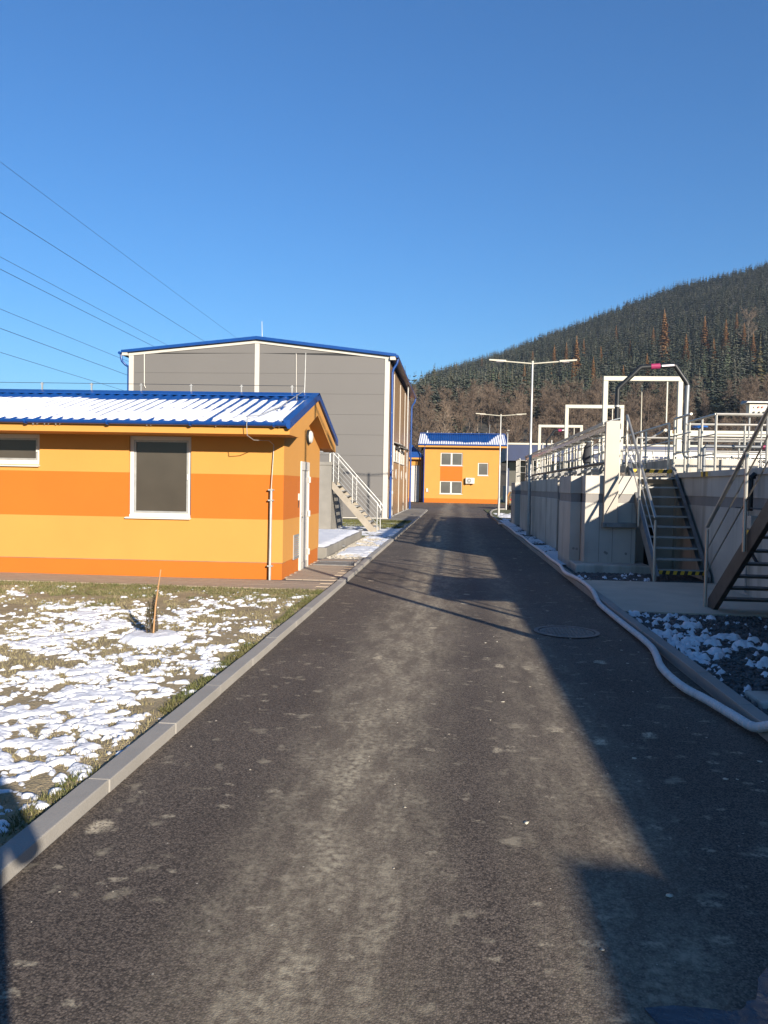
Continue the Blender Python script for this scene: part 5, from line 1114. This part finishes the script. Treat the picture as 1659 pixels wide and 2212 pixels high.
def stones(name, mname, n, region, z, r0, r1, keep, label, flat=.7, power=2.0):
    bm = bmesh.new(); bmesh.ops.create_icosphere(bm, subdivisions=1, radius=1); bv = np.array([v.co[:] for v in bm.verts]); bf = np.array([[v.index for v in f.verts] for f in bm.faces]); bm.free()
    x0, x1, y0, y1 = region; X = rng.uniform(x0, x1, n); Y = rng.uniform(y0, y1, n); k = keep(X, Y); X, Y = X[k], Y[k]; n = len(X); r = r0 + (r1 - r0) * rng.uniform(0, 1, n) ** power
    S = np.stack([r * rng.uniform(.7, 1.35, n), r * rng.uniform(.7, 1.35, n), r * flat * rng.uniform(.6, 1.1, n)], 1); jit = 1 + rng.uniform(-.28, .28, (n, len(bv))); a = rng.uniform(0, 6.28, n)
    P = bv[None] * jit[:, :, None] * S[:, None, :]; ca, sa = np.cos(a)[:, None], np.sin(a)[:, None]; x = P[:, :, 0] * ca - P[:, :, 1] * sa + X[:, None]; y = P[:, :, 0] * sa + P[:, :, 1] * ca + Y[:, None]; zz = P[:, :, 2] + z
    V = np.stack([x, y, zz], 2).reshape(-1, 3); F = (bf[None] + (np.arange(n) * len(bv))[:, None, None]).reshape(-1, 3); o = arrays(name, mname, None, V, F); tag(o, label, 'stones', kind='stuff')
stones('gravel', 'stone_dark', 6500, (2.32, 4.6, 4.8, 10.68), .038, .012, .034, lambda X, Y: X < .44 * Y + .4, 'dark crushed gravel beside the right kerb')
stones('gravel', 'stone_dark', 1500, (2.33, 4.6, 14.4, 16.1), .04, .015, .035, lambda X, Y: Y < 15.7, 'dark gravel in front of the concrete footing')
stones('gravel', 'stone_light', 3500, (-2.88, -2.0, 17.3, 25.5), .032, .012, .03, lambda X, Y: X < 0, 'pale gravel verge beside the concrete pad')
stones('gravel', 'stone_dark', 1800, (2.32, 2.8, 17, 34), .034, .015, .04, lambda X, Y: X > 0, 'dark gravel at the foot of the buttressed tank')
stones('road_grit', 'road_stone', 420, (-1.8, 2.1, 2.2, 14), -.001, .002, .009, lambda X, Y: X < 5, 'pale loose grit scattered on the asphalt', .6, 3.0)
stones('road_grit', 'chip_wood', 70, (-1.2, 2.0, 2.6, 9), .002, .006, .017, lambda X, Y: X > .2, 'pale dry flakes lying in the shaded half of the road', .15, 1.0)

# ---- staked young shrub
SH = thing('young_shrub', (-3.16, 7.85, .05), 'young evergreen shrub tied to a stake in the snowy lawn', 'shrub')
def shrub():
    g = np.random.default_rng(5); V = []; F = []; st = MB()
    for s_ in range(9):
        bx, by = g.normal(0, .03, 2); tx, ty = bx + g.normal(0, .03), by + g.normal(0, .035); hh = g.uniform(.32, .50); st.tube([(-3.165 + bx, 7.85 + by, .03), (-3.165 + (bx + tx) / 2 * 1.6, 7.85 + by, .03 + hh * .5), (-3.165 + tx, 7.85 + ty, .03 + hh)], [.007, .005, .002], 5)
        for i in range(190):
            t = g.uniform(.04, 1.0) ** .9; c = np.array([-3.165 + bx + (tx - bx) * t, 7.85 + by + (ty - by) * t, .04 + hh * t]); a = g.uniform(0, 6.28); L = g.uniform(.026, .05) * (1.25 - .5 * t); d = np.array([math.cos(a), math.sin(a), g.uniform(-.1, .7)]) * L; sd_ = np.array([-math.sin(a), math.cos(a), 0]) * .0055; k = len(V); V += [c - sd_, c + sd_, c + d]; F.append((k, k + 1, k + 2))
    st.build('stems', 'bark', SH); o = arrays('foliage', 'shrub_needles', None, np.array(V) - np.array([-3.16, 7.85, .05]), np.array(F)); o.parent = SH; ORG[o.name] = ORG[SH.name]
shrub()
SK = thing('plant_stake', (-3.12, 7.80, .03), 'thin leaning bamboo stake beside the young shrub', 'stake'); tube('cane', 'stake_wood', SK, [(-3.125, 7.79, .02), (-3.10, 7.80, .40), (-3.055, 7.82, .78)], [.010, .009, .007], 7)
for z in (.24, .40, .60): MB().disc((-3.113 + (z - .24) * .1, 7.795, z), (0, 0, 1), .0115, .008, 8).build('node', 'stake_wood', SK)
tube('tie', 'white_pvc', SK, [(-3.11, 7.79, .27), (-3.13, 7.80, .24), (-3.15, 7.83, .20)], .003, 5)

# ---- patch of ice at the lower right
def puddle():
    g = np.random.default_rng(3); pts = []; n = 46
    for i in range(n):
        a = 2 * math.pi * i / n; r = .30 + .10 * math.sin(2 * a + .5) + .05 * math.sin(5 * a) + .03 * math.sin(9 * a + 1) + g.uniform(-.012, .012); pts.append((1.12 + r * math.cos(a) * 1.25, 2.42 + r * math.sin(a) * 1.15, .004))
    return MB().add(pts, [tuple(range(n))]).build('puddle', 'wet_ice')
mat('wet_ice', (.02, .026, .04), .18, var=.4, vscale=6, bump=.35, bscale=9)
tag(puddle(), kind='structure')

# ---- the photographer, whose shadow falls across the lower left corner
def person():
    T = thing('person', (.03, -.25, 0), 'person in dark winter jacket holding up a phone, seen only by their shadow', 'person'); ox, oy = .03, -.25
    vs = [(0, 0, .98), (0, 0, 1.15), (0, .02, 1.38), (0, .03, 1.50), (0, .05, 1.62), (0, .06, 1.70), (0, .06, 1.76),
          (-.10, 0, .92), (-.11, .01, .50), (-.11, -.02, .09), (-.12, .14, .04), (.10, 0, .92), (.11, .01, .50), (.11, -.02, .09), (.12, .14, .04),
          (-.19, .01, 1.43), (-.27, .06, 1.19), (-.09, .12, 1.44), (.19, .01, 1.43), (.29, .06, 1.20), (.11, .12, 1.44)]
    ed = [(0, 1), (1, 2), (2, 3), (3, 4), (4, 5), (5, 6), (0, 7), (7, 8), (8, 9), (9, 10), (0, 11), (11, 12), (12, 13), (13, 14), (2, 15), (15, 16), (16, 17), (2, 18), (18, 19), (19, 20)]
    rd = [.15, .145, .17, .07, .095, .10, .08, .10, .07, .055, .045, .10, .07, .055, .045, .085, .06, .04, .085, .06, .04]
    me = bpy.data.meshes.new('body'); me.from_pydata(vs, ed, []); me.update(); me.materials.append(M('cloth_dark')); o = bpy.data.objects.new('body', me); place(o, T)
    sk = o.modifiers.new('skin', 'SKIN'); 
    for v, r_ in zip(me.skin_vertices[0].data, rd): v.radius = (r_, r_)
    me.skin_vertices[0].data[0].use_root = True; o.modifiers.new('sub', 'SUBSURF').levels = 2; o.modifiers['sub'].render_levels = 2
    MB().tube([(ox, oy + .05, 1.70), (ox, oy + .05, 1.76), (ox, oy + .05, 1.82), (ox, oy + .05, 1.85)], [.115, .118, .09, .03], 14).build('cap', 'cloth_jeans', T, smooth=True)
    for s_ in (-1, 1):
        hx = ox + s_ * .10; hm = MB(); hm.tube([(hx, oy + .12, 1.44), (hx - s_ * .015, oy + .13, 1.47), (hx - s_ * .025, oy + .135, 1.50)], [.032, .04, .036], 8)
        for k in range(4): hm.tube([(hx - s_ * .02, oy + .13, 1.48 + k * .017), (hx - s_ * .05, oy + .145, 1.485 + k * .017), (hx - s_ * .075, oy + .145, 1.485 + k * .016)], [.009, .009, .007], 6)
        hm.tube([(hx - s_ * .01, oy + .115, 1.46), (hx - s_ * .04, oy + .11, 1.49), (hx - s_ * .06, oy + .115, 1.505)], [.011, .010, .008], 6); hm.build('hand', 'skin', T, smooth=True)
person()

# ---- thin winter haze over the whole valley
mh = bpy.data.materials.new('haze_air'); mh.use_nodes = True; th = mh.node_tree
for n_ in list(th.nodes):
    if n_.type != 'OUTPUT_MATERIAL': th.nodes.remove(n_)
pvn = th.nodes.new('ShaderNodeVolumePrincipled'); pvn.inputs['Color'].default_value = (.58, .76, 1.0, 1); pvn.inputs['Density'].default_value = .00008; pvn.inputs['Anisotropy'].default_value = .0
th.links.new(pvn.outputs[0], [n_ for n_ in th.nodes if n_.type == 'OUTPUT_MATERIAL'][0].inputs['Volume'])
MATS['haze_air'] = mh
hz = box('haze', 'haze_air', None, -1300, 1300, -530, 2030, -2.5, 372); tag(hz, 'thin pale haze filling the valley', 'haze', kind='stuff')
